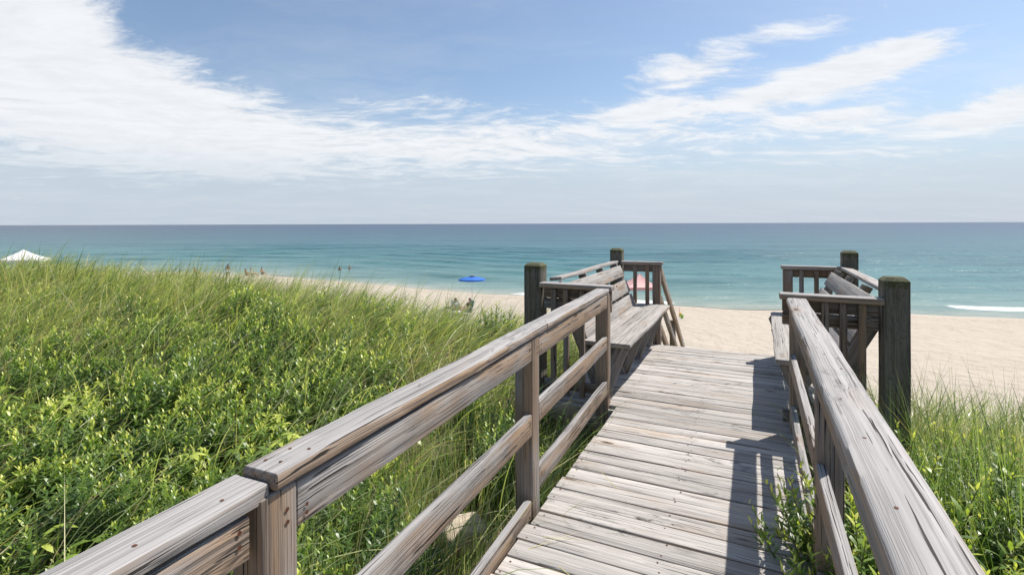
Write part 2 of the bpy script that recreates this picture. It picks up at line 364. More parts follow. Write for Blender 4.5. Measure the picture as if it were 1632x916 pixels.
# ------------------------------------------------------------------ boardwalk deck
def build_deck():
    t = Thing('boardwalk', 'weathered grey plank boardwalk running out towards the beach', 'boardwalk', (-0.37, 3.0, deck_z(3.0)), kind='structure')
    w = Wood(); Y = -1.6; pitch = 0.1405
    while Y < 7.02:
        wide = Y > 4.40
        x0, x1 = ((-1.78, 1.02) if wide else (-1.035, 0.31))
        x0 += random.uniform(-0.012, 0.012); x1 += random.uniform(-0.012, 0.012)
        zc = deck_z(Y) - 0.019 + random.uniform(-0.002, 0.002)
        tw = random.uniform(-0.0035, 0.0035)
        w.board((x0, Y + tw, zc), (x1, Y - tw, zc), 0.1335 + random.uniform(-0.003, 0.002), 0.038, side=(0, 1, -0.02), r=0.007, wob=0.0018, step=0.06, tone=random.uniform(0.0, 1.0), chip=0.004)
        js = (-1.0, -0.37, 0.27) if not wide else (-1.7, -1.0, -0.37, 0.27, 0.95)
        for jx in js:
            for dy in (-0.042, 0.042):
                if random.random() < 0.92:
                    w.nail((jx + random.uniform(-0.018, 0.018), Y + dy + random.uniform(-0.012, 0.012), zc + 0.019), (0, 0, 1), 0.0052)
        Y += pitch
    t.part('plank_surface', w, M_DECK)
    w = Wood()
    for X in (-0.99, -0.37, 0.27):
        w.board((X, -1.6, deck_z(-1.6) - 0.125), (X, 7.0, deck_z(7) - 0.125), 0.04, 0.16, side=(1, 0, 0), tone=0.2, step=0.5)
    for X in (-1.72, 0.96):
        w.board((X, 4.36, deck_z(4.36) - 0.125), (X, 7.0, deck_z(7) - 0.125), 0.04, 0.16, side=(1, 0, 0), tone=0.2, step=0.5)
    for Y in (4.36, 7.05):
        w.board((-1.76, Y, deck_z(Y) - 0.12), (1.0, Y, deck_z(Y) - 0.12), 0.04, 0.17, side=(0, 1, 0), tone=0.3, step=0.3)
    t.part('joist_frame', w, M_DECK)
    w = Wood()
    for X in (-0.95, 0.22):
        for Y in (-1.2, 1.5, 3.4, 5.5, 6.9):
            w.post(X, Y, 0.1, 0.1, -3.0 if Y > 5 else -1.6, deck_z(Y) - 0.21, cap=0, tone=0.2)
    t.part('pile_supports', w, M_POST)
    # steps going down to the beach from the far edge
    w = Wood()
    for k in range(11):
        Y = 7.2 + 0.26 * k; z = deck_z(7.05) - 0.175 * (k + 1)
        w.board((-0.98, Y, z), (0.30, Y, z), 0.25, 0.038, side=(0, 1, 0), tone=random.random())
    t.part('step_treads', w, M_DECK)
    w = Wood()
    for X in (-1.0, 0.33):
        w.board((X, 7.03, deck_z(7.05) - 0.20), (X, 10.0, deck_z(7.05) - 2.2), 0.04, 0.24, side=(1, 0, 0), tone=0.4)
    t.part('step_stringers', w, M_DECK)
build_deck()

# ------------------------------------------------------------------ walkway railings
def left_railing():
    xin = lambda Y: -0.99 - 0.030 * (Y - 0.8)          # inner edge of the cap
    t = Thing('railing', 'long weathered railing on the grassy left side of the boardwalk, three rails high', 'railing', (-1.05, 2.2, -0.6), 'boardwalk railings')
    # posts
    for (Y, wd, top) in ((-0.9, 0.10, 0.925), (0.838, 0.10, 0.924), (2.55, 0.105, 0.926), (4.385, 0.112, 0.932)):
        x = xin(Y) - 0.008 - wd / 2
        p = Wood().post(x, Y, wd, 0.10, -1.3, top, cap=0, tone=0.35, r=0.005)
        for zz in (0.87, 0.84):
            p.nail((x + wd / 2 + 0.001, Y + 0.02, zz), (1, 0, 0), 0.006, 0.003)
        t.part('post', p, M_RAIL)
    # cap boards: one from behind the viewer, two more along the walk
    w = Wood(); w.board((xin(-1.6) - 0.075, -1.6, 0.928), (xin(0.8) - 0.072, 0.815, 0.930), 0.116, 0.040, side=(1, 0, 0), r=0.006, wob=0.003, chip=0.012, step=0.03, tone=0.75)
    for Y in (0.72, 0.55, 0.1): w.nail((xin(Y) - 0.06 + random.uniform(-.03, .03), Y, 0.951), (0, 0, 1), 0.0048)
    t.part('cap_rail', w, M_RAIL)
    w = Wood(); w.board((xin(0.818) - 0.054, 0.818, 0.952), (xin(2.72) - 0.058, 2.72, 0.950), 0.114, 0.040, side=(1, 0, 0), r=0.008, wob=0.0035, chip=0.012, step=0.03, tone=0.65)
    for Y, dx in ((0.86, -.08), (0.87, -0.04), (0.93, -.075), (0.95, -.03), (1.5, -.06), (2.05, -.03), (2.5, -.08), (2.56, -.03), (2.62, -.06)): w.nail((xin(Y) + dx, Y, 0.9715), (0, 0, 1), 0.0048)
    t.part('cap_rail', w, M_RAIL)
    w = Wood(); w.board((xin(2.726) - 0.058, 2.726, 0.951), (xin(4.40) - 0.062, 4.385, 0.952), 0.116, 0.040, side=(1, 0, 0), r=0.008, wob=0.003, chip=0.009, step=0.03, tone=0.7)
    for Y, dx in ((2.78, -.03), (2.80, -.09), (3.4, -.05), (4.3, -.03), (4.32, -.09)): w.nail((xin(Y) + dx, Y, 0.9725), (0, 0, 1), 0.005)
    t.part('cap_rail', w, M_RAIL)
    # fascia boards on edge below the cap
    def edge_board(Y0, Y1, z0, z1, h, name, tone, inset=0.010, th=0.038, nails=True):
        w = Wood(); f = lambda Y: xin(Y) - inset - th / 2
        w.board((f(Y0), Y0, z0 - h / 2), (f(Y1), Y1, z1 - h / 2), th, h, side=(1, 0, 0), r=0.005, wob=0.002, chip=0.006, step=0.04, tone=tone)
        if nails:
            for Y, z in ((Y1 - 0.03, z1), (Y1 - 0.03, z1), (Y0 + 0.03, z0), (Y0 + 0.03, z0)):
                w.nail((f(Y) + th / 2, Y, z - h * random.uniform(0.2, 0.8)), (1, 0, 0), 0.0055, 0.003)
        t.part(name, w, M_RAIL)
    edge_board(-0.85, 0.772, 0.897, 0.897, 0.098, 'fascia_rail', 0.55, 0.022)
    edge_board(0.892, 2.492, 0.916, 0.921, 0.112, 'fascia_rail', 0.6)
    edge_board(2.608, 4.322, 0.922, 0.926, 0.115, 'fascia_rail', 0.7)
    edge_board(-0.85, 0.782, 0.52, 0.52, 0.112, 'mid_rail', 0.5)
    edge_board(0.892, 2.492, 0.523, 0.523, 0.114, 'mid_rail', 0.55)
    edge_board(2.608, 4.322, 0.552, 0.560, 0.112, 'mid_rail', 0.6)
    edge_board(-0.85, 0.782, 0.075, 0.072, 0.10, 'bottom_rail', 0.5)
    edge_board(0.892, 2.480, 0.070, 0.064, 0.10, 'bottom_rail', 0.55)
    edge_board(2.608, 4.322, 0.188, 0.168, 0.118, 'bottom_rail', 0.55)
left_railing()

def right_railing():
    xin = lambda Y: 0.222 + 0.0155 * (Y - 1.0)
    t = Thing('railing', 'long weathered railing on the right of the boardwalk, its broad cap cracked and knotted', 'railing', (0.33, 2.2, -0.6), 'boardwalk railings')
    for (Y, top) in ((-0.9, 0.925), (0.75, 0.925), (2.54, 0.926), (4.385, 0.93)):
        p = Wood().post(xin(Y) + 0.022 + 0.05, Y, 0.10, 0.10, -1.3, top, cap=0, tone=0.3, r=0.005)
        t.part('post', p, M_RAIL)
    w = Wood(); w.board((xin(-1.4) + 0.068, -1.4, 0.950), (xin(4.4) + 0.066, 4.40, 0.952), 0.136, 0.042, side=(1, 0, 0), r=0.008, chamfer_a=0.020, wob=0.003, chip=0.012, step=0.03, tone=0.7968)
    for Y in (0.98, 1.25, 1.62, 1.95, 2.35, 2.7, 2.52, 2.58, 3.0, 3.4, 4.2, 4.3):
        w.nail((xin(Y) + random.uniform(0.04, 0.11), Y, 0.9725), (0, 0, 1), 0.005)
    t.part('cap_rail', w, M_RAIL)
    def edge_board(Y0, Y1, z0, z1, h, name, tone, inset=0.022, th=0.038):
        w = Wood(); f = lambda Y: xin(Y) + inset + th / 2
        w.board((f(Y0), Y0, z0 - h / 2), (f(Y1), Y1, z1 - h / 2), th, h, side=(1, 0, 0), r=0.005, wob=0.002, chip=0.006, step=0.05, tone=tone)
        t.part(name, w, M_RAIL)
    for (Y0, Y1) in ((-0.85, 0.69), (0.81, 2.482), (2.598, 4.325)):
        edge_board(Y0, Y1, 0.925, 0.927, 0.115, 'fascia_rail', 0.35, 0.024)
    edge_board(0.81, 2.482, 0.53, 0.53, 0.112, 'mid_rail', 0.7, 0.020)
    edge_board(2.598, 4.325, 0.55, 0.555, 0.112, 'mid_rail', 0.7, 0.020)
    edge_board(0.81, 2.482, 0.075, 0.070, 0.10, 'bottom_rail', 0.6, 0.020)
    edge_board(2.598, 4.325, 0.185, 0.17, 0.115, 'bottom_rail', 0.6, 0.020)
right_railing()

# ------------------------------------------------------------------ balustrades at the ends of the benches
def balustrade(label, px0, px1, Yf, ztop, cx0, cx1, cz, bals, endx=None, rails=2, yoff=0.0):
    """px: X of the big corner post; cx: X range of the cap; bals: X of balusters"""
    base = ((px0 + px1) / 2, Yf + 0.08, deck_z(Yf))
    t = Thing('balustrade', label, 'balustrade', base, 'balustrades at the bench ends')
    w = Wood().post((px0 + px1) / 2, Yf + 0.083, px1 - px0, 0.165, -2.2, ztop, cap=0.026, tone=0.45, r=0.007)
    t.part('corner_post', w, M_POST)
    zd = deck_z(Yf)
    w = Wood().board((cx0, Yf + 0.012, cz - 0.022), (cx1, Yf + 0.012, cz - 0.022), 0.13, 0.044, side=(0, 1, 0), r=0.006, chip=0.006, wob=0.002, tone=0.75)
    t.part('cap_rail', w, M_RAIL)
    zt = cz - 0.047
    for k in range(rails):
        w = Wood().board((cx0 + 0.02, Yf + 0.045, zt - 0.048 - 0.103 * k), (cx1 - 0.02, Yf + 0.045, zt - 0.048 - 0.103 * k), 0.036, 0.096, side=(0, 1, 0), tone=0.15)
        t.part('top_rail', w, M_RAIL)
    w = Wood().board((cx0 + 0.02, Yf + 0.045, zd + 0.08), (cx1 - 0.02, Yf + 0.045, zd + 0.08), 0.036, 0.09, side=(0, 1, 0), tone=0.15)
    t.part('foot_rail', w, M_RAIL)
    for x in bals:
        w = Wood().board((x, Yf + 0.003, zd - 0.02), (x, Yf + 0.003, zt - 0.004), 0.048, 0.044, side=(1, 0, 0), r=0.004, tone=0.2)
        t.part('baluster', w, M_RAIL)
    if endx is not None:
        w = Wood().board((endx, Yf + 0.04, zd - 0.15), (endx, Yf + 0.04, zt - 0.003), 0.105, 0.10, side=(1, 0, 0), r=0.005, tone=0.2)
        t.part('end_post', w, M_RAIL)
balustrade('short balustrade with mossy corner post at the near end of the left bench', -1.96, -1.785, 4.46, 1.168, -1.783, -1.09, 0.988, (-1.655, -1.53, -1.378))
balustrade('short balustrade with thick dark mossy post at near end of the right bench', 0.90, 1.062, 4.46, 1.150, 0.232, 0.898, 0.999, (0.537, 0.655, 0.772))
balustrade('short balustrade at the far end of the left bench, sea showing between its balusters', -1.765, -1.60, 7.06, 1.195, -1.598, -1.04, 1.020, (-1.41, -1.245), endx=-1.122, rails=1)
balustrade('short balustrade at far end of the right bench, its post poking above the slats', 1.03, 1.19, 7.06, 1.215, 0.385, 1.028, 1.022, (0.605, 0.762, 0.90), endx=0.46, rails=1)

# ------------------------------------------------------------------ benches
def bench(label, sgn, xf, dx_back, top_x):
    """sgn -1: seat front at xf and back towards -X"""
    f = lambda d: xf + sgn * d                      # d: distance back from the seat front
    base = (f(0.3), 5.8, deck_z(5.8))
    t = Thing('bench', label, 'bench', base, 'slatted benches facing each other')
    Y0, Y1, zs = 4.60, 7.02, 0.45
    drift = 0.02 * -sgn if sgn < 0 else 0.06
    for (d0, d1) in ((0.0, 0.275), (0.283, 0.50)):
        c = (d0 + d1) / 2
        w = Wood().board((f(c), Y0 - 0.04, zs - 0.02), (f(c) + drift, Y1 - 0.02, zs - 0.02), d1 - d0, 0.040, side=(1, 0, 0), r=0.01, wob=0.004, chip=0.012, tone=0.7, step=0.05)
        for Y in (4.8, 5.5, 6.2, 6.9):
            for q in (-0.25, 0.25): w.nail((f(c) + q * (d1 - d0), Y, zs + 0.0005), (0, 0, 1), 0.005)
        t.part('seat_board', w, M_BENCH)
    # leaning back: slats between (d,z) pairs measured on the photograph's far end
    lean = dx_back
    for (za, zb) in ((0.425, 0.585), (0.615, 0.775), (0.82, 0.965)):
        d = lambda z: 0.425 + lean * (z - 0.425)
        zc = (za + zb) / 2
        ax = Vector((sgn * lean, 0, 1)).normalized()
        hgt = (zb - za) * math.sqrt(1 + lean * lean)
        w = Wood().board((f(d(zc)), Y0 + 0.03, zc), (f(d(zc)), 6.93, zc), hgt, 0.030, side=ax, r=0.006, wob=0.003, chip=0.006, tone=0.72, step=0.06)
        t.part('back_slat', w, M_BENCH)
    w = Wood().board((top_x, Y0 + 0.04, 1.004), (top_x + (0.0 if sgn < 0 else 0.03), 7.05, 1.004), 0.125, 0.034, side=(1, 0, 0.12 * -sgn), r=0.007, wob=0.004, chip=0.008, tone=0.75, step=0.05)
    t.part('top_board', w, M_BENCH)
    for Y in (4.60, 5.40, 6.12, 6.86):
        zd = deck_z(Y)
        d = lambda z: 0.45 + lean * (z - 0.425) + 0.03
        ax = Vector((sgn * 1.0, 0, -lean)).normalized()
        w = Wood().board((f(d(zd - 0.03)), Y, zd - 0.02), (f(d(0.985)), Y, 0.985), 0.088, 0.038, side=ax, r=0.004, tone=0.2)
        t.part('back_support', w, M_BENCH)
        w = Wood().board((f(0.27), Y + 0.041, zd + 0.005), (f(0.085), Y + 0.041, zs - 0.044), 0.115, 0.038, side=(1, 0, 0.4 * sgn), r=0.004, tone=0.2)
        t.part('leg', w, M_BENCH)
        w = Wood().board((f(0.05), Y + 0.082, zs - 0.086), (f(0.52), Y + 0.082, zs - 0.086), 0.036, 0.085, side=(0, 1, 0), r=0.004, tone=0.2)
        t.part('seat_bearer', w, M_BENCH)
bench('slatted grey bench left of the boardwalk end, its wide seat fully in view', -1, -0.955, 0.41, -1.70)
bench('slatted grey bench right of the boardwalk end, mostly hidden behind railing', 1, 0.205, 0.52, 1.03)

# ------------------------------------------------------------------ stair railing beyond the deck edge
def stair_railing():
    t = Thing('stair_railing', 'sloping wooden stair railing descending to the sand beyond the left bench', 'railing', (-1.05, 8.3, -1.6))
    sl = -0.68
    for nm, zo, h, tone in (('handrail', 0.90, 0.115, 0.6), ('mid_rail', 0.50, 0.105, 0.5), ('low_rail', 0.10, 0.105, 0.5)):
        w = Wood().board((-1.085, 7.152, zo), (-1.03, 10.0, zo + sl * 2.835), 0.045, h, side=(1, 0, 0), tone=tone)
        t.part(nm, w, M_RAIL)
    for Y in (8.55, 9.95):
        zz = 0.93 + sl * (Y - 7.165)
        w = Wood().post(-1.10, Y, 0.09, 0.09, zz - 2.4, zz - 0.02, cap=0, tone=0.4); t.part('post', w, M_RAIL)
stair_railing()
# ------------------------------------------------------------------ terrain
SEA_Z = -5.95
_sh = np.array([(-400, 96), (-150, 88), (-80, 83), (-47, 79), (-35.5, 75.5), (-23, 66.8), (-13.5, 61.2), (-4.5, 56.4), (0.3, 53.5), (16, 46.7), (21.4, 44.5), (33.8, 42.0), (41, 40.2), (60, 35.5), (100, 29), (200, 21), (400, 17)], float)
def shore_y(x):
    x = np.asarray(x, float); a = 0
    for d in (-4, -2, 0, 2, 4): a = a + np.interp(x + d, _sh[:, 0], _sh[:, 1])
    return a / 5 + 0.35 * np.sin(x * 0.31) + 0.25 * np.sin(x * 0.83 + 1.3)
def crest_y(x): return np.interp(x, [-60, -30, -12, -5.7, -2, 0.3, 2.7, 5, 10, 30], [24, 18, 12.5, 10.6, 9.4, 8.6, 7.4, 5.9, 4.8, 4.0])
def wig(x, y):
    return (np.sin(x * 0.9 + y * 0.5) * 0.05 + np.sin(x * 0.37 - y * 0.8 + 2) * 0.07 + np.sin(x * 2.3 + y * 1.7 + 1) * 0.025 + np.sin(-x * 1.9 + y * 2.9) * 0.02)
def ground(x, y):
    x = np.asarray(x, float); y = np.asarray(y, float)
    pl = np.where(x < 0, -0.62 - 0.068 * np.maximum(x, -13), -0.62 - 0.06 * np.minimum(x, 9)) + wig(x, y)
    e = y - crest_y(x)
    hc = np.interp(x, [-20, -12.2, -9.6, -5.7, -3.5, -2.1, 0.2, 2], [0.20, 0.06, 0.28, 0.18, -0.06, -0.28, -0.44, -0.68]) + wig(x, y)
    kk = np.clip((y / crest_y(x) - 0.5) / 0.42, 0, 1); kk = kk * kk * (3 - 2 * kk)
    pl = np.where(x < 2, pl + (hc - pl) * kk, pl)
    sp = np.where(e > 6, e, np.log1p(np.exp(np.minimum(e, 6) * 1.3)) / 1.3)
    dune = pl - 0.58 * sp
    s = shore_y(x) - y
    b = np.where(s < 0, 0.06 * s, np.where(s < 22, 0.058 * s, 1.276 + 0.012 * (s - 22)))
    b = SEA_Z + np.maximum(np.minimum(b, 2.2), -8) + 0.05 * np.sin(x * 0.21) * np.clip(s / 10, 0, 1) + 0.04 * np.sin(x * 0.5 + y * 0.9) * np.clip(s / 6, 0, 1)
    k = 3.0
    return np.maximum(dune, b) + np.log1p(np.exp(-np.abs(dune - b) * k)) / k
def graded(spans):
    out = []
    for a, b, st in spans: out += list(np.arange(a, b, st))
    return np.array(out + [spans[-1][1]])
def grid_mesh(name, X, Y, Z, mats, attrs):
    ny, nx = X.shape
    v = np.stack([X.ravel(), Y.ravel(), Z.ravel()], 1)
    i = np.arange((ny - 1) * (nx - 1)); r, c = i // (nx - 1), i % (nx - 1)
    a = r * nx + c
    f = np.stack([a, a + 1, a + nx + 1, a + nx], 1).ravel()
    me = raw_mesh(name, v, f, np.full(len(i), 4), mats, {k: q.ravel() for k, q in attrs.items()}, True)
    o = bpy.data.objects.new(name, me); return link(o)
def build_terrain():
    xs = graded([(-400, -60, 8), (-60, -16, 1.2), (-16, 14, 0.2), (14, 60, 1.0), (60, 400, 8)])
    ys = graded([(-40, -3, 2.0), (-3, 14, 0.2), (14, 60, 0.8), (60, 130, 2.0), (130, 360, 8)])
    X, Y = np.meshgrid(xs, ys); Z = ground(X, Y)
    e = Y - crest_y(X)
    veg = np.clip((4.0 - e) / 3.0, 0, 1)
    s = shore_y(X) - Y
    wet = np.clip(1 - (s - 0.8) / 2.6, 0, 1)
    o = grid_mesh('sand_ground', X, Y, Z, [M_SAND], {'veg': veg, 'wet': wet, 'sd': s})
    tag(o, 'pale sandy beach and dune ground', None, None, 'structure')
build_terrain()
def build_sea():
    xs = graded([(-30000, -4000, 4000), (-4000, -400, 400), (-400, -100, 20), (-100, -60, 2), (-60, 60, 0.7), (60, 100, 2), (100, 400, 20), (400, 4000, 400), (4000, 30000, 4000)])
    ds = np.concatenate([np.arange(-2.4, 30, 0.4), np.arange(30, 110, 0.8), 110 * 1.06 ** np.arange(0, 104)])
    X, D = np.meshgrid(xs, ds)
    Y = shore_y(np.clip(X, -400, 400)) + D
    amp = np.clip(D / 25, 0, 1) * np.clip(1 - (D - 60) / 200, 0.0, 1)
    ph = D + 1.5 * np.sin(X * 0.05) + 0.8 * np.sin(X * 0.13 + 1)
    Z = SEA_Z + 0.17 * amp * np.sin(ph * 0.55 + 0.9 * np.sin(X * 0.03)) + 0.06 * amp * np.sin(ph * 1.1 + X * 0.12) + 0.05 * amp * np.sin(ph * 0.8 - X * 0.21)
    # one low swell peaking before the beach
    for (dc, wd, h, xc, xw) in ((84, 1.9, 0.75, 46, 13), (62, 1.6, 0.35, 8, 14), (52, 1.5, 0.35, 66, 14), (5.5, 0.8, 0.22, 18, 10), (30, 1.8, 0.38, 24, 13), (15, 1.2, 0.22, 12, 16), (4.5, 0.8, 0.16, 36, 12), (22, 1.5, 0.18, -10, 12)):
        Z += h * np.exp(-((D - dc - 0.06 * (X - xc)) / wd) ** 2) * np.exp(-((X - xc) / xw) ** 2)
    Z += np.where(D < 0, -D * 0.058 + 0.012, 0.012 * np.clip(1 - D / 3, 0, 1))
    o = grid_mesh('sea', X, Y, Z, [M_SEA], {'off': D})
    tag(o, 'calm blue-green sea reaching to the horizon', None, None, 'structure')
build_sea()

# ------------------------------------------------------------------ vegetation
def to_local(x, y): return x * CA - y * SA, x * SA + y * CA
def off_walk(x, y, m=0.0):
    X, Y = to_local(x, y)
    narrow = (X > -1.12 - m) & (X < 0.40 + m) & (Y < 4.6)
    plat = (X > -2.0 - m) & (X < 1.12 + m) & (Y >= 4.35) & (Y < 7.3)
    stair = (X > -1.3) & (X < 0.6) & (Y >= 7.0)
    return ~(narrow | plat | stair)
def blades(x, y, z, L, w, th0, bend, az, hue, seg=5):
    n = len(x); s = np.linspace(0, 1, seg + 1)
    ang = th0[:, None] + bend[:, None] * s[None, :] ** 1.4
    dl = L[:, None] / seg
    hx = np.concatenate([np.zeros((n, 1)), np.cumsum(np.sin(ang[:, :-1]) * dl, 1)], 1)
    hz = np.concatenate([np.zeros((n, 1)), np.cumsum(np.cos(ang[:, :-1]) * dl, 1)], 1)
    ca, sa = np.cos(az)[:, None], np.sin(az)[:, None]
    px, py, pz = x[:, None] + hx * ca, y[:, None] + hx * sa, z[:, None] + hz
    roll = rng.uniform(-1.1, 1.1, n)[:, None] + 0 * s
    wd = w[:, None] * np.array([(1 - q ** 1.8) for q in s])[None, :] * 0.5
    wx, wy, wz = -sa * np.cos(roll), ca * np.cos(roll), np.sin(roll)
    Lv = np.stack([px - wx * wd, py - wy * wd, pz - wz * wd], 2)[:, :-1]
    Rv = np.stack([px + wx * wd, py + wy * wd, pz + wz * wd], 2)[:, :-1]
    T = np.stack([px, py, pz], 2)[:, -1:]
    V = np.concatenate([np.stack([Lv, Rv], 2).reshape(n, -1, 3), T], 1)
    per = 2 * seg + 1; b = (np.arange(n) * per)[:, None]
    q = np.concatenate([np.array([2*i, 2*i+1, 2*i+3, 2*i+2]) for i in range(seg - 1)])
    quads = (b + q[None, :]).reshape(-1)
    tri = (b + np.array([2*seg-2, 2*seg-1, 2*seg])[None, :]).reshape(-1)
    f = np.concatenate([quads, tri]); ln = np.concatenate([np.full(n * (seg - 1), 4), np.full(n, 3)])
    return V.reshape(-1, 3), f, ln, np.repeat(hue, per)
class Stuff:
    def __init__(s): s.V=[]; s.F=[]; s.L=[]; s.H=[]; s.n=0
    def add(s, V, F, L, H):
        s.V.append(V); s.F.append(F + s.n); s.L.append(L); s.H.append(H); s.n += len(V)
    def build(s, name, mat, parent=None, base=(0, 0, 0)):
        V = np.concatenate(s.V) - np.array(base)
        me = raw_mesh(name, V, np.concatenate(s.F), np.concatenate(s.L), [mat], {'hue': np.concatenate(s.H)})
        return link(bpy.data.objects.new(name, me), parent)
def scatter(n, x0, x1, y0, y1):
    return rng.uniform(x0, x1, n), rng.uniform(y0, y1, n)
def patch(x, y, f=0.7, o=0.0):
    return 0.5 + 0.25 * (np.sin(x * 1.3 * f + 1.1 * np.sin(y * f + o)) + np.sin(y * 1.7 * f + 1.3 * np.sin(x * 0.8 * f + 2 + o)))

LEFT_LEAFY = lambda x, y: np.clip((-x / np.maximum(y, .1) - 0.24) / 0.16, 0, 1) * np.clip((7.3 + 0.9 * np.sin(x * 1.1) - y) / 1.0, 0, 1) * (1 - 0.85 * np.clip((-x / np.maximum(y, .1) - 0.66 + 0.16 * np.sin(y * 2.3)) / 0.14, 0, 1) * np.clip((y - 2.4) / 0.8, 0, 1))
RIGHT_LEAFY = lambda x, y: np.clip((x / np.maximum(y, .1) - 0.66) / 0.08, 0, 1) * np.clip((4.0 - y) / 0.5, 0, 1)

def grass():
    S_ = Stuff()
    # tufts
    cand = []
    tx, ty = scatter(15000, -21, 13, 0.6, 17)
    d = np.hypot(tx, ty); e = ty - crest_y(tx)
    keep = (e < 2.0) & (np.abs(tx) < 1.22 * ty + 0.8) & (d > 1.5)
    leafy = LEFT_LEAFY(tx, ty)
    pr = np.clip(0.58 + 0.42 * np.clip((e + 5.5) / 3.0, 0, 1), 0, 1) * (1 - 0.62 * leafy)
    pr = pr * np.where(tx > 0.5, 0.8, 1.0) * (0.40 + 0.8 * patch(tx, ty, 1.3)) * (1 - 0.93 * RIGHT_LEAFY(tx, ty))
    keep &= rng.random(len(tx)) < pr
    keep &= off_walk(tx, ty, 0.12)
    tx, ty = tx[keep], ty[keep]
    nb = 13
    n = len(tx) * nb
    bx = np.repeat(tx, nb) + rng.normal(0, 0.075, n); by = np.repeat(ty, nb) + rng.normal(0, 0.075, n)
    e = by - crest_y(bx)
    tall = np.clip((e + 5) / 4.0, 0, 1)
    L = rng.uniform(0.45, 0.88, n) * (0.84 + 0.36 * tall) * np.where(bx > 0.5, 1.0, 1.0)
    az = rng.normal(0.05, 0.55, n) + np.where(rng.random(n) < 0.12, rng.uniform(-3, 3, n), 0)
    az = np.where(bx > 1.0, rng.normal(0.5, 1.3, n), az)
    th0 = np.abs(rng.normal(0.34, 0.2, n)) + 0.16 * tall; bend = np.abs(rng.normal(0.85, 0.45, n))
    tone = np.repeat(rng.normal(0, 0.13, len(tx)), nb)
    h = np.clip(np.where(rng.random(n) < 0.30 + 0.22 * tall, rng.normal(0.30, 0.08, n), rng.normal(0.72, 0.15, n)) + tone, 0.05, 1)  # pale and dark split puts lit and shaded strand contrast into the colour
    dry = rng.random(n) < 0.22; h = np.where(dry, rng.uniform(0.0, 0.30, n), h)
    w = rng.uniform(0.006, 0.0115, n) * (1 + 0.9 * tall)
    sx, sy, _ = W(-1.70, 2.75)
    ok = off_walk(bx, by, 0.02) & (np.hypot(bx - sx, by - sy) > 0.30)
    a = [q[ok] for q in (bx, by, ground(bx, by) - 0.02, L, w, th0, bend, az, h)]
    S_.add(*blades(*a))
    # long stray arching blades over the leafy patch
    n = 8000; x, y = scatter(n, -9, 8, 1.6, 9)
    k = off_walk(x, y, 0.12) & (np.hypot(x, y) > 2.0) & (np.abs(x) < 1.15 * y + .3) & (rng.random(n) > 0.85 * RIGHT_LEAFY(x, y))
    x, y = x[k], y[k]; n = len(x)
    S_.add(*blades(x, y, ground(x, y), rng.uniform(0.7, 1.3, n), rng.uniform(0.006, 0.012, n), rng.uniform(0.15, 0.9, n), rng.uniform(0.4, 1.4, n), rng.normal(0.1, 0.7, n), np.clip(rng.normal(0.36, 0.22, n), 0, 1), seg=8))
    # tall loose wisps that stand above the crest
    n = 5200; x, y = scatter(n, -21, 1.6, 4, 18)
    e = y - crest_y(x); k = (e > -3.2) & (e < 1.2) & off_walk(x, y, 0.15) & (np.abs(x) < 1.2 * y) & (rng.random(n) < 0.25 + 0.75 * patch(x, y, 1.4, 5)); x, y = x[k], y[k]; n = len(x)
    S_.add(*blades(x, y, ground(x, y), rng.uniform(0.7, 1.25, n), rng.uniform(0.010, 0.026, n), np.abs(rng.normal(0.45, 0.22, n)), np.abs(rng.normal(0.8, 0.45, n)), rng.normal(0.0, 0.45, n), np.clip(np.where(rng.random(n) < 0.5, rng.normal(0.22, 0.1, n), rng.normal(0.72, 0.16, n)), 0, 1), seg=7))  # half pale, half dark: sunlit and shaded strands coloured in
    # dead straw-brown blades and old stalks standing among the green
    n = 2600; x, y = scatter(n, -11, 5, 1.8, 12)
    k = off_walk(x, y, 0.15) & (np.hypot(x, y) > 2.0) & (np.abs(x) < 1.18 * y + .3) & (patch(x, y, 1.7, 7) > 0.42); x, y = x[k], y[k]; n = len(x)
    S_.add(*blades(x, y, ground(x, y), rng.uniform(0.55, 1.0, n), rng.uniform(0.006, 0.012, n), np.abs(rng.normal(0.5, 0.35, n)), rng.normal(0.7, 0.5, n), rng.normal(0.0, 1.0, n), rng.uniform(0.0, 0.2, n), seg=7))
    # extra ragged tufts along the crest above the beach
    n = 1500; x, y = scatter(n, -7.5, 1.0, 6, 12.5)
    e = y - crest_y(x); k = (e > -2.2) & (e < 0.8) & off_walk(x, y, 0.25) & (patch(x, y, 2.6, 9) > 0.5); x, y = x[k], y[k]; n = len(x)
    S_.add(*blades(x, y, ground(x, y), rng.uniform(0.9, 1.35, n), rng.uniform(0.008, 0.020, n), np.abs(rng.normal(0.25, 0.18, n)), np.abs(rng.normal(0.6, 0.4, n)), rng.normal(0.0, 0.5, n), np.clip(rng.normal(0.45, 0.22, n), 0, 1), seg=7))
    # tall tangle beside the left railing and below the benches
    n = 5200; X = rng.uniform(-2.4, -1.14, n); Y = rng.uniform(0.6, 4.5, n)
    x = X * CA + Y * SA; y = -X * SA + Y * CA
    sx, sy, _ = W(-1.70, 2.75); k = (rng.random(n) < 0.35 + 0.65 * patch(x, y, 2.2, 3)) & (np.hypot(x - sx, y - sy) > 0.28); x, y = x[k], y[k]; n = len(x)
    S_.add(*blades(x, y, ground(x, y) - 0.02, rng.uniform(0.35, 0.8, n), rng.uniform(0.004, 0.008, n), np.abs(rng.normal(0.1, 0.12, n)), np.abs(rng.normal(0.4, 0.35, n)), rng.normal(0.2, 1.6, n), np.clip(np.where(rng.random(n) < 0.2, rng.uniform(0, .3, n), rng.normal(0.68, 0.16, n)), 0, 1), seg=6))
    # the sparse strands at the right, around the corner post and over the sand
    n = 1100; X = rng.uniform(0.55, 2.4, n); Y = rng.uniform(3.0, 5.2, n)
    x = X * CA + Y * SA; y = -X * SA + Y * CA
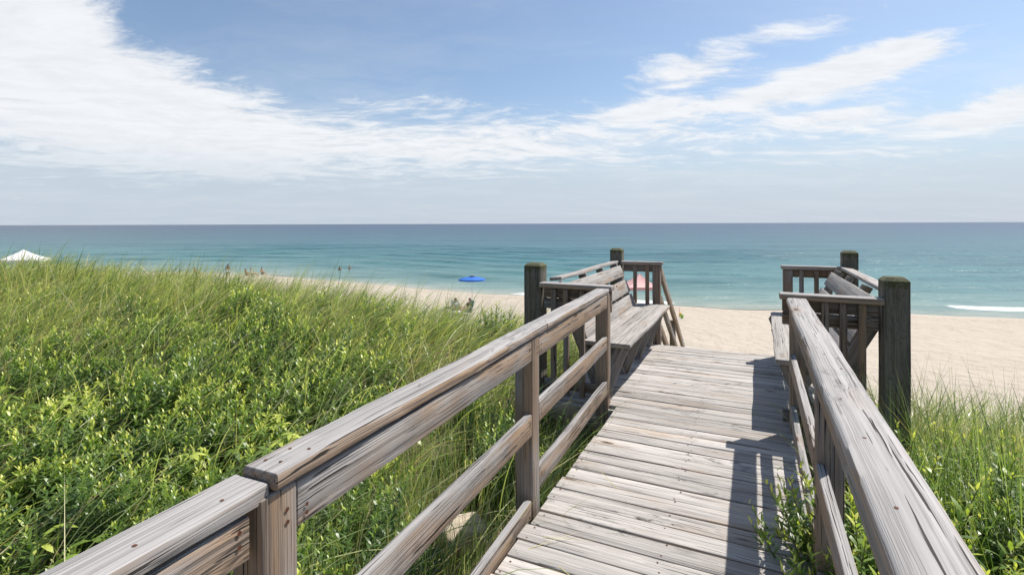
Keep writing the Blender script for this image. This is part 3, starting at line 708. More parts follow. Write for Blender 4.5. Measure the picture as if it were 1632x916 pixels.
    k = off_walk(x, y, 0.03) & (rng.random(n) > 0.8 * RIGHT_LEAFY(x, y)); x, y = x[k], y[k]; n = len(x)
    S_.add(*blades(x, y, ground(x, y) - 0.02, rng.uniform(0.8, 1.55, n), rng.uniform(0.004, 0.008, n), np.abs(rng.normal(0.15, 0.15, n)), np.abs(rng.normal(0.55, 0.4, n)), rng.normal(2.6, 1.1, n), np.clip(rng.normal(0.66, 0.18, n), 0, 1), seg=8))
    n = 420; X = rng.uniform(0.62, 1.55, n); Y = rng.uniform(3.55, 4.42, n)
    x = X * CA + Y * SA; y = -X * SA + Y * CA
    S_.add(*blades(x, y, ground(x, y) - 0.02, rng.uniform(1.0, 1.6, n), rng.uniform(0.005, 0.009, n), np.abs(rng.normal(0.12, 0.12, n)), np.abs(rng.normal(0.5, 0.35, n)), rng.normal(2.4, 1.2, n), np.clip(rng.normal(0.62, 0.2, n), 0, 1), seg=8))
    # a few dry straws blown onto the deck
    for (X, Y, az, L) in ((-0.95, 2.2, 0.4, 0.34), (-0.78, 2.15, -1.0, 0.30), (-0.92, 2.32, -0.2, 0.28), (-0.70, 2.95, 1.9, 0.3), (0.1, 2.9, 2.2, 0.3), (0.18, 3.4, 2.6, 0.35), (0.2, 2.5, 1.5, 0.25)):
        q = np.array
        x, y, _ = W(X, Y)
        S_.add(*blades(q([x]), q([y]), q([deck_z(Y) + 0.003]), q([L]), q([0.004]), q([1.50]), q([0.06]), q([az]), q([0.15]), seg=8))
    # short litter of dead blades lying on the ground
    n = 9000; x, y = scatter(n, -14, 9, 0.8, 12)
    k = off_walk(x, y) & (np.abs(x) < 1.15 * y + .6); x, y = x[k], y[k]; n = len(x)
    S_.add(*blades(x, y, ground(x, y) + rng.uniform(0.01, 0.12, n), rng.uniform(0.2, 0.55, n), rng.uniform(0.004, 0.008, n), rng.uniform(1.1, 1.6, n), rng.uniform(-.2, .3, n), rng.uniform(-3.14, 3.14, n), rng.uniform(0, 0.22, n), seg=4))
    o = S_.build('dune_grass', M_GRASS)
    tag(o, 'long green and straw beach grass bending on the dune', 'grass', None, 'stuff')
grass()

def leaves(P, az, el, L, w, droop, hue):
    n = len(L); ca, sa, ce, se = np.cos(az), np.sin(az), np.cos(el), np.sin(el)
    d = np.stack([ca * ce, sa * ce, se], 1); sd = np.stack([-sa, ca, 0 * ca], 1); nm = np.cross(d, sd)
    nm = nm * np.sign(nm[:, 2:3] + 1e-9)
    def at(q, k, lift): return P + d * (L * q)[:, None] + sd * (w * k)[:, None] + nm * (L * lift)[:, None]
    dr = -droop
    V = np.stack([P, at(.33, -.46, .05), at(.33, .46, .05), at(.68, -.40, .03 + dr * .35), at(.68, .40, .03 + dr * .35), at(1.0, 0, dr)], 1).reshape(-1, 3)
    b = (np.arange(n) * 6)[:, None]
    f = np.concatenate([(b + np.array([[0, 2, 1]])).ravel(), (b + np.array([[3, 4, 5]])).ravel(), (b + np.array([[1, 2, 4, 3]])).ravel()])
    ln = np.concatenate([np.full(2 * n, 3), np.full(n, 4)])
    return V, f, ln, np.repeat(hue, 6)
def goldenrod(S_, x, y, z, H, lx, ly, NL=52, big=1.0, bright=0.0):
    m = len(x)
    if m == 0: return
    s = np.linspace(0.14, 1.0, NL)[None, :] + rng.normal(0, 0.01, (m, NL))
    px = x[:, None] + lx[:, None] * s ** 1.6 * H[:, None]; py = y[:, None] + ly[:, None] * s ** 1.6 * H[:, None]
    pz = z[:, None] + s * H[:, None] * (1 - 0.25 * (lx ** 2 + ly ** 2))[:, None]
    i = np.arange(NL)[None, :]
    az = i * 2.39996 + rng.uniform(0, 6.28, (m, 1)) + rng.normal(0, 0.25, (m, NL))
    top = np.clip((i - (NL - 11)) / 10.0, 0, 1)
    el = 0.25 + 0.55 * s ** 2 + 0.35 * top + rng.normal(0, 0.22, (m, NL))
    L = (0.044 + 0.016 * np.sin(s * 3)) * (1 - 0.42 * top) * rng.uniform(0.75, 1.25, (m, NL)) * big
    w = L * rng.uniform(0.20, 0.29, (m, NL)) * (1 + 0.15 * top)
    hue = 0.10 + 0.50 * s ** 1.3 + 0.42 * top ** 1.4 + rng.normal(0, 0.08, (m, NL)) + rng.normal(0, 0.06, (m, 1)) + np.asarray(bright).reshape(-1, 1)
    P = np.stack([px, py, pz], 2).reshape(-1, 3)
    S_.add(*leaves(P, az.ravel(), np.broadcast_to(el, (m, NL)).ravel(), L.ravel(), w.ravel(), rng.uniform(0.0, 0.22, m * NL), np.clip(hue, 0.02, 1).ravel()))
def stems(S_, x, y, z, H, lx, ly):
    # a thin three-sided stalk for each stem
    m = len(x); s = np.array([0, .5, 1.0]); k = 3
    V = np.zeros((m, 3, k, 3))
    for a, q in enumerate(s):
        for j in range(k):
            r = 0.004 * (1 - 0.5 * q)
            V[:, a, j, 0] = x + lx * q ** 1.6 * H + r * math.cos(j * 2.094)
            V[:, a, j, 1] = y + ly * q ** 1.6 * H + r * math.sin(j * 2.094)
            V[:, a, j, 2] = z + q * H * (1 - 0.25 * (lx ** 2 + ly ** 2))
    b = (np.arange(m) * 9)[:, None]
    fs = []
    for a in range(2):
        for j in range(k):
            j2 = (j + 1) % k
            fs.append(b + np.array([[a*3+j, a*3+j2, a*3+3+j2, a*3+3+j]]))
    f = np.concatenate([q.ravel() for q in fs])
    S_.add(V.reshape(-1, 3), f, np.full(m * 6, 4), np.full(m * 9, 0.3))
def groundcover():
    S_ = Stuff()
    # mounds: domes of upright stems with deep gaps between them
    n = 3600; cx, cy = scatter(n, -11, 0.5, 0.7, 9.5)
    k = off_walk(cx, cy, 0.38) & (np.abs(cx) < 1.16 * cy + 0.7) & (np.hypot(cx, cy) > 1.75)
    p = LEFT_LEAFY(cx, cy) * (0.30 + 0.7 * patch(cx, cy, 1.0, 1.0)) + 0.03
    k &= rng.random(n) < p
    cx, cy = cx[k], cy[k]
    # thin them so that mounds keep apart
    sel = []
    cell = {}
    for a in range(len(cx)):
        g = (int(cx[a] // 0.42), int(cy[a] // 0.42))
        if g in cell: continue
        cell[g] = a; sel.append(a)
    cx, cy = cx[sel], cy[sel]
    for near in (True, False):
        d = np.hypot(cx, cy); q = d < 4.2 if near else d >= 4.2
        ax, ay = cx[q], cy[q]; ns = 36 if near else 28
        m = len(ax) * ns
        R0 = np.repeat(rng.uniform(0.15, 0.31, len(ax)), ns); H0 = np.repeat(rng.uniform(0.28, 0.80, len(ax)), ns)
        r = R0 * np.sqrt(rng.random(m)); a = rng.uniform(0, 6.283, m)
        x, y = np.repeat(ax, ns) + r * np.cos(a), np.repeat(ay, ns) + r * np.sin(a)
        H = H0 * (1 - 0.45 * (r / R0) ** 2) * rng.uniform(0.8, 1.12, m)
        lx = 0.10 + 0.35 * np.cos(a) * r / R0 + rng.normal(0, 0.1, m); ly = 0.35 * np.sin(a) * r / R0 + rng.normal(0, 0.1, m)
        tint = np.repeat(rng.normal(-0.04, 0.11, len(ax)), ns)
        ok = off_walk(x, y, 0.12); x, y, H, lx, ly, tint = (v[ok] for v in (x, y, H, lx, ly, tint))
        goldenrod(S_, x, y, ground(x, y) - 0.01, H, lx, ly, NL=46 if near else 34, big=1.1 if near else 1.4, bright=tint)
    # right-hand patch
    n = 5200; x, y = scatter(n, 1.3, 6.0, 1.2, 4.6)
    k = off_walk(x, y, 0.12) & (x < 1.2 * y + .5) & (rng.random(n) < 0.05 + 0.85 * RIGHT_LEAFY(x, y))
    x, y = x[k], y[k]; m = len(x)
    H = rng.uniform(0.35, 0.72, m) * (0.6 + 0.5 * patch(x, y, 2.0, 2))
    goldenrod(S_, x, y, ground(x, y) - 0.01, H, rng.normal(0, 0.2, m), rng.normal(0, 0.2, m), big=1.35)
    # bare undergrowth of broad low leaves
    n = 26000; x, y = scatter(n, -11, 5, 0.9, 9.5)
    k = off_walk(x, y, 0.05) & (np.abs(x) < 1.16 * y + .6) & (rng.random(n) < 0.25 + 0.75 * np.maximum(LEFT_LEAFY(x, y), RIGHT_LEAFY(x, y)))
    x, y = x[k], y[k]; m = len(x)
    L = rng.uniform(0.04, 0.085, m)
    S_.add(*leaves(np.stack([x, y, ground(x, y) + rng.uniform(0.03, 0.26, m)], 1), rng.uniform(0, 6.28, m), rng.normal(0.25, 0.35, m), L, L * rng.uniform(0.3, 0.5, m), rng.uniform(0, .2, m), np.clip(rng.normal(0.24, 0.14, m), 0, 0.7)))
    # creeper with five-fingered leaves
    n = 420; x, y = scatter(n, -5.5, -0.6, 1.3, 5.0)
    k = off_walk(x, y, 0.25) & (patch(x, y, 1.9, 2.2) > 0.56) & (np.abs(x) < 1.1 * y + .3); x, y = x[k], y[k]
    for a in range(5):
        m = len(x); L = rng.uniform(0.075, 0.12, m)
        az0 = np.modf(np.abs(np.sin(x * 91.7 + y * 37.1)) * 1000)[0] * 6.28
        S_.add(*leaves(np.stack([x, y, ground(x, y) + 0.26 + 0.14 * np.abs(np.sin(x * 13))], 1), az0 + a * 1.05 - 2.1, rng.normal(0.0, 0.18, m), L, L * 0.36, rng.uniform(0.15, .4, m), np.clip(0.66 + 0.2 * np.sin(x * 7 + y * 5) + rng.normal(0, 0.04, m), 0, 1)))
    o = S_.build('leafy_ground_cover', M_LEAF)
    tag(o, 'low leafy green ground cover with yellow-green tips on the dune', 'ground cover', None, 'stuff')
groundcover()

def shrub(label, X, Y, n, rad, h0, h1, seed, local=True, zb=None, leanx=0.0):
    global rng
    keep = rng; rng = np.random.default_rng(seed)
    wx, wy = (W(X, Y)[:2] if local else (X, Y))
    gz = float(ground(wx, wy))
    o = empty('goldenrod_plant', (wx, wy, gz)); tag(o, label, 'plant', 'leafy goldenrod plants')
    a = rng.uniform(0, 6.28, n); r = rad * np.sqrt(rng.random(n))
    x, y = wx + r * np.cos(a), wy + r * np.sin(a)
    H = rng.uniform(h0, h1, n) * (1 - 0.3 * (r / max(rad, .01)) ** 2); lx = rng.normal(leanx, 0.12, n) + 0.25 * np.cos(a) * r / rad; ly = rng.normal(0, 0.12, n) + 0.25 * np.sin(a) * r / rad
    z = ground(x, y) - 0.01
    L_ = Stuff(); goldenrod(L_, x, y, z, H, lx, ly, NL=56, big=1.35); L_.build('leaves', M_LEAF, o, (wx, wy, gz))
    T_ = Stuff(); stems(T_, x, y, z, H, lx, ly); T_.build('stems', M_STEM, o, (wx, wy, gz))
    rng = keep
shrub('leafy plant pushing up through the right railing onto the planks', 0.385, 2.70, 80, 0.10, 0.78, 1.06, 21, leanx=-0.08)
shrub('bright leafy plant standing right behind the right railing between its posts', 0.55, 2.85, 46, 0.17, 0.85, 1.30, 22)
shrub('big leafy yellow-tipped bush on the right, beyond the cracked railing cap', 2.95, 3.2, 130, 0.55, 0.70, 1.08, 23, local=False)
shrub('leafy clump rising out of the grass on the dune, below the distant bathers', -4.15, 7.65, 22, 0.28, 0.62, 0.95, 25, local=False)
shrub('leafy clump in the dune grass nearest to the blue umbrella in view', -1.95, 7.6, 20, 0.24, 0.55, 0.82, 26, local=False)

shrub('leafy shrub in the grass touching the mossy near post of the left bench', -0.30, 8.0, 34, 0.34, 0.5, 0.85, 27, local=False)

# sandy stone in the grass below the left railing
def stone():
    x, y, _ = W(-1.73, 2.9); z = float(ground(x, y))
    bm = bmesh.new(); bmesh.ops.create_icosphere(bm, subdivisions=4, radius=1)
    for v in bm.verts:
        c = v.co.copy(); q = max(abs(c.x), abs(c.y), abs(c.z)); c = c.lerp(c / q, 0.45)
        n = mnoise.noise(c * 1.4) * 0.14 + mnoise.noise(c * 4) * 0.05 + mnoise.noise(c * 12) * 0.015
        v.co = Vector((c.x * 0.17, c.y * 0.12, c.z * 0.11)) * (1 + n)
    me = bpy.data.meshes.new('stone'); bm.to_mesh(me); bm.free()
    for p in me.polygons: p.use_smooth = True
    me.materials.append(simple('sandy_stone', (0.42, 0.35, 0.26), 0.9, 0, 0.25, 20))
    o = link(bpy.data.objects.new('stone', me)); o.location = (x, y, z + 0.09); o.rotation_euler = (0.2, 0.1, 0.5)
    tag(o, 'pale sandy stone lying in the grass below the left railing', 'stone')
stone()

# ------------------------------------------------------------------ beach things
def prism(name, verts, faces, mat, parent=None, smooth=False):
    me = bpy.data.meshes.new(name); me.from_pydata([tuple(v) for v in verts], [], faces); me.materials.append(mat)
    if smooth:
        for p in me.polygons: p.use_smooth = True
    me.update(); return link(bpy.data.objects.new(name, me), parent)
def tubes(name, segs, r, mat, parent=None, n=6):
    V, F = [], []
    for p, q in segs:
        p, q = Vector(p), Vector(q); d = (q - p).normalized(); t = d.orthogonal().normalized(); u = d.cross(t); b = len(V)
        for c in (p, q):
            for k in range(n):
                a = k * math.tau / n; V.append(c + (t * math.cos(a) + u * math.sin(a)) * r)
        for k in range(n): F.append((b + k, b + (k + 1) % n, b + n + (k + 1) % n, b + n + k))
        F.append(tuple(b + k for k in reversed(range(n)))); F.append(tuple(b + n + k for k in range(n)))
    return prism(name, V, F, mat, parent)
def at(u, t):
    x, y = (u - 816) / 800 * t, t
    return x, y, float(ground(x, y))
M_WHITE = simple('white_canvas', (0.80, 0.80, 0.80), 0.7, var=0.03, trans=0.25)
M_PINK = simple('pink_canvas', (0.72, 0.44, 0.43), 0.7, var=0.04, trans=0.25)
M_BLUE = simple('blue_umbrella_cloth', (0.04, 0.19, 0.62), 0.7, var=0.1, trans=0.3)
M_NAVY = simple('navy_cloth', (0.015, 0.02, 0.06), 0.8)
M_ALU = simple('white_metal_frame', (0.65, 0.65, 0.66), 0.4, 0.3)

def popup_tent(label, u, t, half, h_eave, h_top, mat, rot, val=0.22):
    x, y, z = at(u, t); o = empty('popup_tent', (x, y, z), rot); tag(o, label, 'tent')
    N = 12; V, F = [], []
    # concave pyramid roof: rings from eave to peak
    rings = 7
    for i in range(rings):
        q = i / (rings - 1); s = (1 - q) * half; zz = h_eave + (h_top - h_eave) * (0.55 * q + 0.45 * q ** 2)
        for sd in range(4):
            for k in range(N):
                p = -1 + 2 * k / N
                c = [(p, -1), (1, p), (-p, 1), (-1, -p)][sd]
                sag = (1 - p * p) * 0.10 * (1 - q) * q * 2
                V.append((c[0] * s, c[1] * s, zz - sag))
    m = 4 * N
    for i in range(rings - 1):
        for k in range(m):
            F.append((i*m + k, i*m + (k+1) % m, (i+1)*m + (k+1) % m, (i+1)*m + k))
    prism('canopy', V, F, mat, o, False)
    V, F = [], []
    for zz, sc in ((h_eave + 0.005, 1.002), (h_eave - val, 1.004)):
        for sd in range(4):
            for k in range(N):
                p = -1 + 2 * k / N; c = [(p, -1), (1, p), (-p, 1), (-1, -p)][sd]
                V.append((c[0] * half * sc, c[1] * half * sc, zz))
    for k in range(m): F.append((k, m + k, m + (k+1) % m, (k+1) % m))
    va = prism('valance', V, F, mat, o)
    md = va.modifiers.new('thick', 'SOLIDIFY'); md.thickness = 0.01
    for a in (-1, 1):
        for b in (-1, 1):
            c = half - 0.04
            tubes('leg', [((a*c, b*c, -0.1), (a*c, b*c, h_eave))], 0.02, M_ALU, o)
popup_tent('white pop-up beach tent whose pointed canopy shows over the left dune', 37, 51, 1.62, 2.6, 3.6, M_WHITE, 0.42)
popup_tent('pink pop-up beach tent seen between the far balusters of the left bench', 1019, 41, 1.28, 1.95, 2.95, M_PINK, 0.05)

def umbrella():
    x, y, z = at(752, 40); o = empty('beach_umbrella', (x, y, z), 0.2); tag(o, 'blue beach umbrella with a white pole on the sand near the waterline', 'umbrella')
    N = 8; V, F = [], []
    zt = 2.45; rr = [(0.12, 0.0), (0.45, -0.05), (0.8, -0.12), (1.06, -0.19), (1.07, -0.30)]
    for r, dz in rr:
        for k in range(N * 4):
            a = k * math.tau / (N * 4); q = abs(((k % 4) / 4) - 0.5) * 2
            rad = r * (1 - 0.045 * (1 - q * q)); V.append((math.cos(a) * rad, math.sin(a) * rad, zt + dz - (0.02 * (1 - q) if r > 1 else 0)))
    m = N * 4
    for i in range(len(rr) - 1):
        for k in range(m): F.append((i*m + k, i*m + (k+1) % m, (i+1)*m + (k+1) % m, (i+1)*m + k))
    c = prism('canopy', V, F, M_BLUE, o); c.modifiers.new('thick', 'SOLIDIFY').thickness = 0.006
    V = [(0, 0, zt + 0.09)] + [(math.cos(k*math.tau/8) * 0.28, math.sin(k*math.tau/8) * 0.28, zt + 0.02) for k in range(8)]
    prism('vent', V, [(0, 1 + k, 1 + (k+1) % 8) for k in range(8)], M_NAVY, o)
    tubes('pole', [((0, 0, -0.2), (0, 0, zt + 0.12))], 0.022, M_WHITE, o, 8)
    for k in range(N):
        a = k * math.tau / N
        tubes('rib', [((0.1*math.cos(a), 0.1*math.sin(a), zt - 0.012), (1.05*math.cos(a), 1.05*math.sin(a), zt - 0.215))], 0.012, M_WHITE, o, 5)
umbrella()

SK = {'light': simple('light_skin', (0.55, 0.33, 0.23), 0.55), 'tan': simple('tanned_skin', (0.36, 0.19, 0.11), 0.55), 'brown': simple('brown_skin', (0.20, 0.10, 0.06), 0.55)}
CL = {k: simple(k + '_clothing', c, 0.85) for k, c in dict(white=(0.75, 0.75, 0.76), navy=(0.02, 0.025, 0.06), red=(0.5, 0.05, 0.04), orange=(0.65, 0.2, 0.05), grey=(0.3, 0.32, 0.33), olive=(0.16, 0.17, 0.08), black=(0.02, 0.02, 0.02), teal=(0.05, 0.25, 0.28)).items()}
HAIR = {'dark': simple('dark_hair', (0.03, 0.02, 0.015), 0.6), 'brown': simple('brown_hair', (0.12, 0.07, 0.035), 0.6)}
def skin_mesh(name, pts, edges, mat, parent, root=0):
    me = bpy.data.meshes.new(name); me.from_pydata([p[0] for p in pts], edges, []); me.materials.append(mat)
    o = link(bpy.data.objects.new(name, me), parent)
    o.modifiers.new('skin', 'SKIN'); o.modifiers.new('sub', 'SUBSURF').levels = 1; o.modifiers['sub'].render_levels = 2
    if not me.skin_vertices: me.skin_vertices.new()
    for i, p in enumerate(pts):
        r = p[1]; me.skin_vertices[0].data[i].radius = r if isinstance(r, tuple) else (r, r)
    me.skin_vertices[0].data[root].use_root = True
    o.modifiers['skin'].use_smooth_shade = True
    return o
def person(label, u, t, pose, skin, hair, top=None, bottom='navy', rot=0.0, dz=0.0, size=1.0, group='people on the beach'):
    x, y, z = at(u, t)
    if pose == 'swim': z = SEA_Z - 1.12
    o = empty('person', (x, y, z + dz), rot); o.scale = (size,) * 3; tag(o, label, 'person', group)
    P = {}
    if pose in ('stand', 'swim', 'walk'):
        st = 0.16 if pose == 'walk' else 0.03
        hip = Vector((0, 0, 0.93)); ch = Vector((0, 0.0, 1.28)); nk = Vector((0, 0, 1.48)); hd = Vector((0, -0.03, 1.62))
        kn = [Vector((0.10, -st, 0.50)), Vector((-0.10, st * 0.6, 0.50))]; ft = [Vector((0.11, -st * 1.4, 0.08)), Vector((-0.11, st * 1.6, 0.09))]
        toe = [f + Vector((0, -0.15, -0.05)) for f in ft]
        el = [Vector((0.27, 0.04, 1.15)), Vector((-0.27, 0.02, 1.15))]; ha = [Vector((0.28, -0.14, 0.94)), Vector((-0.30, -0.02, 0.88))]
        hj = [Vector((0.10, 0, 0.88)), Vector((-0.10, 0, 0.88))]; sh = [Vector((0.19, 0, 1.42)), Vector((-0.19, 0, 1.42))]
    else:  # sitting, z origin on the sand, seat about 0.28
        hip = Vector((0, 0, 0.34)); ch = Vector((0, 0.14, 0.68)); nk = Vector((0, 0.20, 0.88)); hd = Vector((0, 0.19, 1.02))
        kn = [Vector((0.13, -0.42, 0.50)), Vector((-0.12, -0.42, 0.46))]; ft = [Vector((0.13, -0.60, 0.08)), Vector((-0.12, -0.66, 0.08))]
        toe = [f + Vector((0, -0.15, 0.0)) for f in ft]
        el = [Vector((0.27, -0.02, 0.58)), Vector((-0.27, -0.02, 0.58))]; ha = [Vector((0.20, -0.24, 0.56)), Vector((-0.22, -0.22, 0.52))]
        hj = [Vector((0.10, -0.03, 0.31)), Vector((-0.10, -0.03, 0.31))]; sh = [Vector((0.19, 0.17, 0.82)), Vector((-0.19, 0.17, 0.82))]
    pts = [(hip, (0.15, 0.11)), (ch, (0.155, 0.105)), (nk, 0.055), (hd, (0.085, 0.10)), (hd + Vector((0, -0.0, 0.09)), (0.07, 0.08))]
    ed = [(0, 1), (1, 2), (2, 3), (3, 4)]
    for k in (0, 1):
        b = len(pts); pts += [(sh[k], 0.055), (el[k], 0.042), (ha[k], 0.03), (ha[k] + (ha[k] - el[k]).normalized() * 0.10, 0.028)]
        ed += [(1, b), (b, b+1), (b+1, b+2), (b+2, b+3)]
        b = len(pts); pts += [(hj[k], 0.09), (kn[k], 0.06), (ft[k], 0.04), (toe[k], 0.032)]
        ed += [(0, b), (b, b+1), (b+1, b+2), (b+2, b+3)]
    skin_mesh('body', pts, ed, SK[skin], o)
    V = hd + Vector((0, 0.02, 0.045))
    bm = bmesh.new(); bmesh.ops.create_uvsphere(bm, u_segments=12, v_segments=8, radius=0.112)
    bmesh.ops.delete(bm, geom=[v for v in bm.verts if v.co.z < -0.03 and v.co.y < 0.02], context='VERTS')
    me = bpy.data.meshes.new('hair'); bm.to_mesh(me); bm.free(); me.materials.append(HAIR[hair])
    h = link(bpy.data.objects.new('hair', me), o); h.location = V
    skin_mesh('shorts', [(hip + Vector((0, 0, 0.04)), (0.165, 0.125)), (hj[0], 0.105), (hj[0].lerp(kn[0], 0.5), 0.09), (hj[1], 0.105), (hj[1].lerp(kn[1], 0.5), 0.09)], [(0, 1), (1, 2), (0, 3), (3, 4)], CL[bottom], o)
    if top:
        skin_mesh('shirt', [(hip + (ch - hip) * 0.15, (0.16, 0.12)), (ch, (0.17, 0.12)), (sh[0], 0.072), (sh[0].lerp(el[0], 0.6), 0.06), (sh[1], 0.072), (sh[1].lerp(el[1], 0.6), 0.06)], [(0, 1), (1, 2), (2, 3), (1, 4), (4, 5)], CL[top], o, 1)
    return o
def chair(label, u, t, rot, mat):
    x, y, z = at(u, t); o = empty('beach_chair', (x, y, z), rot); tag(o, label, 'beach chair', 'low beach chairs')
    tubes('frame', [((s*0.28, -0.25, 0), (s*0.28, -0.25, 0.50)) for s in (-1, 1)] + [((s*0.28, 0.20, 0), (s*0.28, 0.20, 0.5)) for s in (-1, 1)] + [((s*0.28, -0.28, 0.5), (s*0.28, 0.24, 0.52)) for s in (-1, 1)] + [((s*0.28, 0.18, 0.22), (s*0.28, 0.42, 0.98)) for s in (-1, 1)], 0.014, M_ALU, o)
    V = [(-.27, -.27, .24), (.27, -.27, .24), (.27, .2, .2), (-.27, .2, .2), (-.27, -.27, .225), (.27, -.27, .225), (.27, .2, .185), (-.27, .2, .185)]
    q = [(0, 1, 2, 3), (7, 6, 5, 4), (0, 4, 5, 1), (1, 5, 6, 2), (2, 6, 7, 3), (3, 7, 4, 0)]
    prism('seat', V, q, mat, o)
    V = [(-.27, .19, .2), (.27, .19, .2), (.27, .42, .97), (-.27, .42, .97), (-.27, .21, .2), (.27, .21, .2), (.27, .44, .97), (-.27, .44, .97)]
    prism('backrest', V, q, mat, o)
chair('grey low beach chair on the left of the pair on the sand', 727.5, 35.5, 0.5, CL['grey'])
person('person in a grey shirt sitting in the left beach chair', 727.5, 35.5, 'sit', 'tan', 'brown', 'grey', 'navy', 0.5)
chair('dark low beach chair on the right of the pair on the sand', 744.5, 35.5, -0.9, CL['teal'])
person('person in dark clothes leaning forward in the right beach chair', 744.5, 35.5, 'sit', 'light', 'dark', 'navy', 'grey', -0.9)
def cooler():
    x, y, z = at(727, 34.0); o = empty('cool_box', (x, y, z), 0.3); tag(o, 'pale cool box on the sand in front of the seated pair', 'cool box')
    def bx(nm, a, b, c, z0, mat):
        bm = bmesh.new(); bmesh.ops.create_cube(bm, size=1)
        for v in bm.verts: v.co = Vector((v.co.x * a, v.co.y * b, v.co.z * c + z0))
        bmesh.ops.bevel(bm, geom=bm.edges[:], offset=0.02, segments=2, affect='EDGES')
        me = bpy.data.meshes.new(nm); bm.to_mesh(me); bm.free(); me.materials.append(mat); link(bpy.data.objects.new(nm, me), o)
    bx('body', 0.55, 0.36, 0.32, 0.16, CL['grey']); bx('lid', 0.58, 0.39, 0.07, 0.36, CL['white'])
    tubes('handle', [((-0.3, 0, 0.28), (-0.34, 0, 0.45)), ((0.3, 0, 0.28), (0.34, 0, 0.45)), ((-0.34, 0, 0.45), (0.34, 0, 0.45))], 0.012, CL['grey'], o)
cooler()
person('person with dark skin and white shorts standing on the sand, bent over the grass tops', 363, 66, 'walk', 'brown', 'dark', None, 'white', 0.8)
person('person in a red top at the left end of the row of bathers', 312, 69, 'sit', 'tan', 'dark', 'red', 'navy', 2.0)
person('person with dark hair sitting low beside the one in white', 393, 68, 'sit', 'tan', 'dark', None, 'navy', 2.6)
person('person in a white shirt sitting on the sand near the water', 402, 69, 'sit', 'light', 'brown', 'white', 'teal', 2.2)
person('bare-backed person in black swimwear sitting at the waterline', 418, 72, 'sit', 'light', 'brown', None, 'black', 3.1)
person('bather with wet dark hair in the water, left of two heads', 541, 82, 'swim', 'tan', 'dark', None, 'navy', 0.3, group='people in the water')
person('bather in the water, right of two heads', 557, 84, 'swim', 'light', 'dark', None, 'navy', -0.5, group='people in the water')
def toy(name, label, u, t, mat, form):
    x, y, z = at(u, t); o = empty(name, (x, y, z), 0.4); tag(o, label, 'beach toy')
    if form == 'bucket':
        n = 14; V = []
        for r, zz in ((0.085, 0), (0.12, 0.22), (0.108, 0.22), (0.078, 0.02)): V += [(math.cos(k*math.tau/n)*r, math.sin(k*math.tau/n)*r, zz) for k in range(n)]
        F = [(i*n+k, i*n+(k+1) % n, (i+1)*n+(k+1) % n, (i+1)*n+k) for i in range(3) for k in range(n)] + [tuple(range(3*n, 4*n)), tuple(reversed(range(n)))]
        prism('tub', V, F, mat, o); tubes('handle', [((0.11*math.cos(a), 0, 0.21 + 0.12*math.sin(a)), (0.11*math.cos(a+.35), 0, 0.21 + 0.12*math.sin(a+.35))) for a in np.arange(0, 3.0, .35)], 0.006, mat, o)
    else:
        tubes('shaft', [((0, 0, -0.03), (0.05, 0.02, 0.42)), ((0.0, 0.02, 0.42), (0.10, 0.02, 0.42))], 0.014, mat, o)
        V = [(-.07, -.01, 0.02), (.07, -.01, .02), (.05, -.005, -.18), (-.05, -.005, -.18), (-.07, .01, 0.02), (.07, .01, .02), (.05, .005, -.18), (-.05, .005, -.18)]
        prism('blade', V, [(0, 1, 2, 3), (7, 6, 5, 4), (0, 4, 5, 1), (1, 5, 6, 2), (2, 6, 7, 3), (3, 7, 4, 0)], mat, o)
toy('toy_spade', 'tiny red toy spade stuck in the sand beyond the stair railing', 1082, 38, simple('red_plastic', (0.6, 0.05, 0.05), 0.4), 'spade')
toy('toy_bucket', 'tiny yellow toy bucket on the sand beside the red spade', 1084, 36.5, simple('yellow_plastic', (0.75, 0.5, 0.04), 0.4), 'bucket')
toy('toy_bucket', 'tiny green toy bucket on the sand in front of the yellow one', 1086.5, 35.6, simple('green_plastic', (0.25, 0.55, 0.06), 0.4), 'bucket')

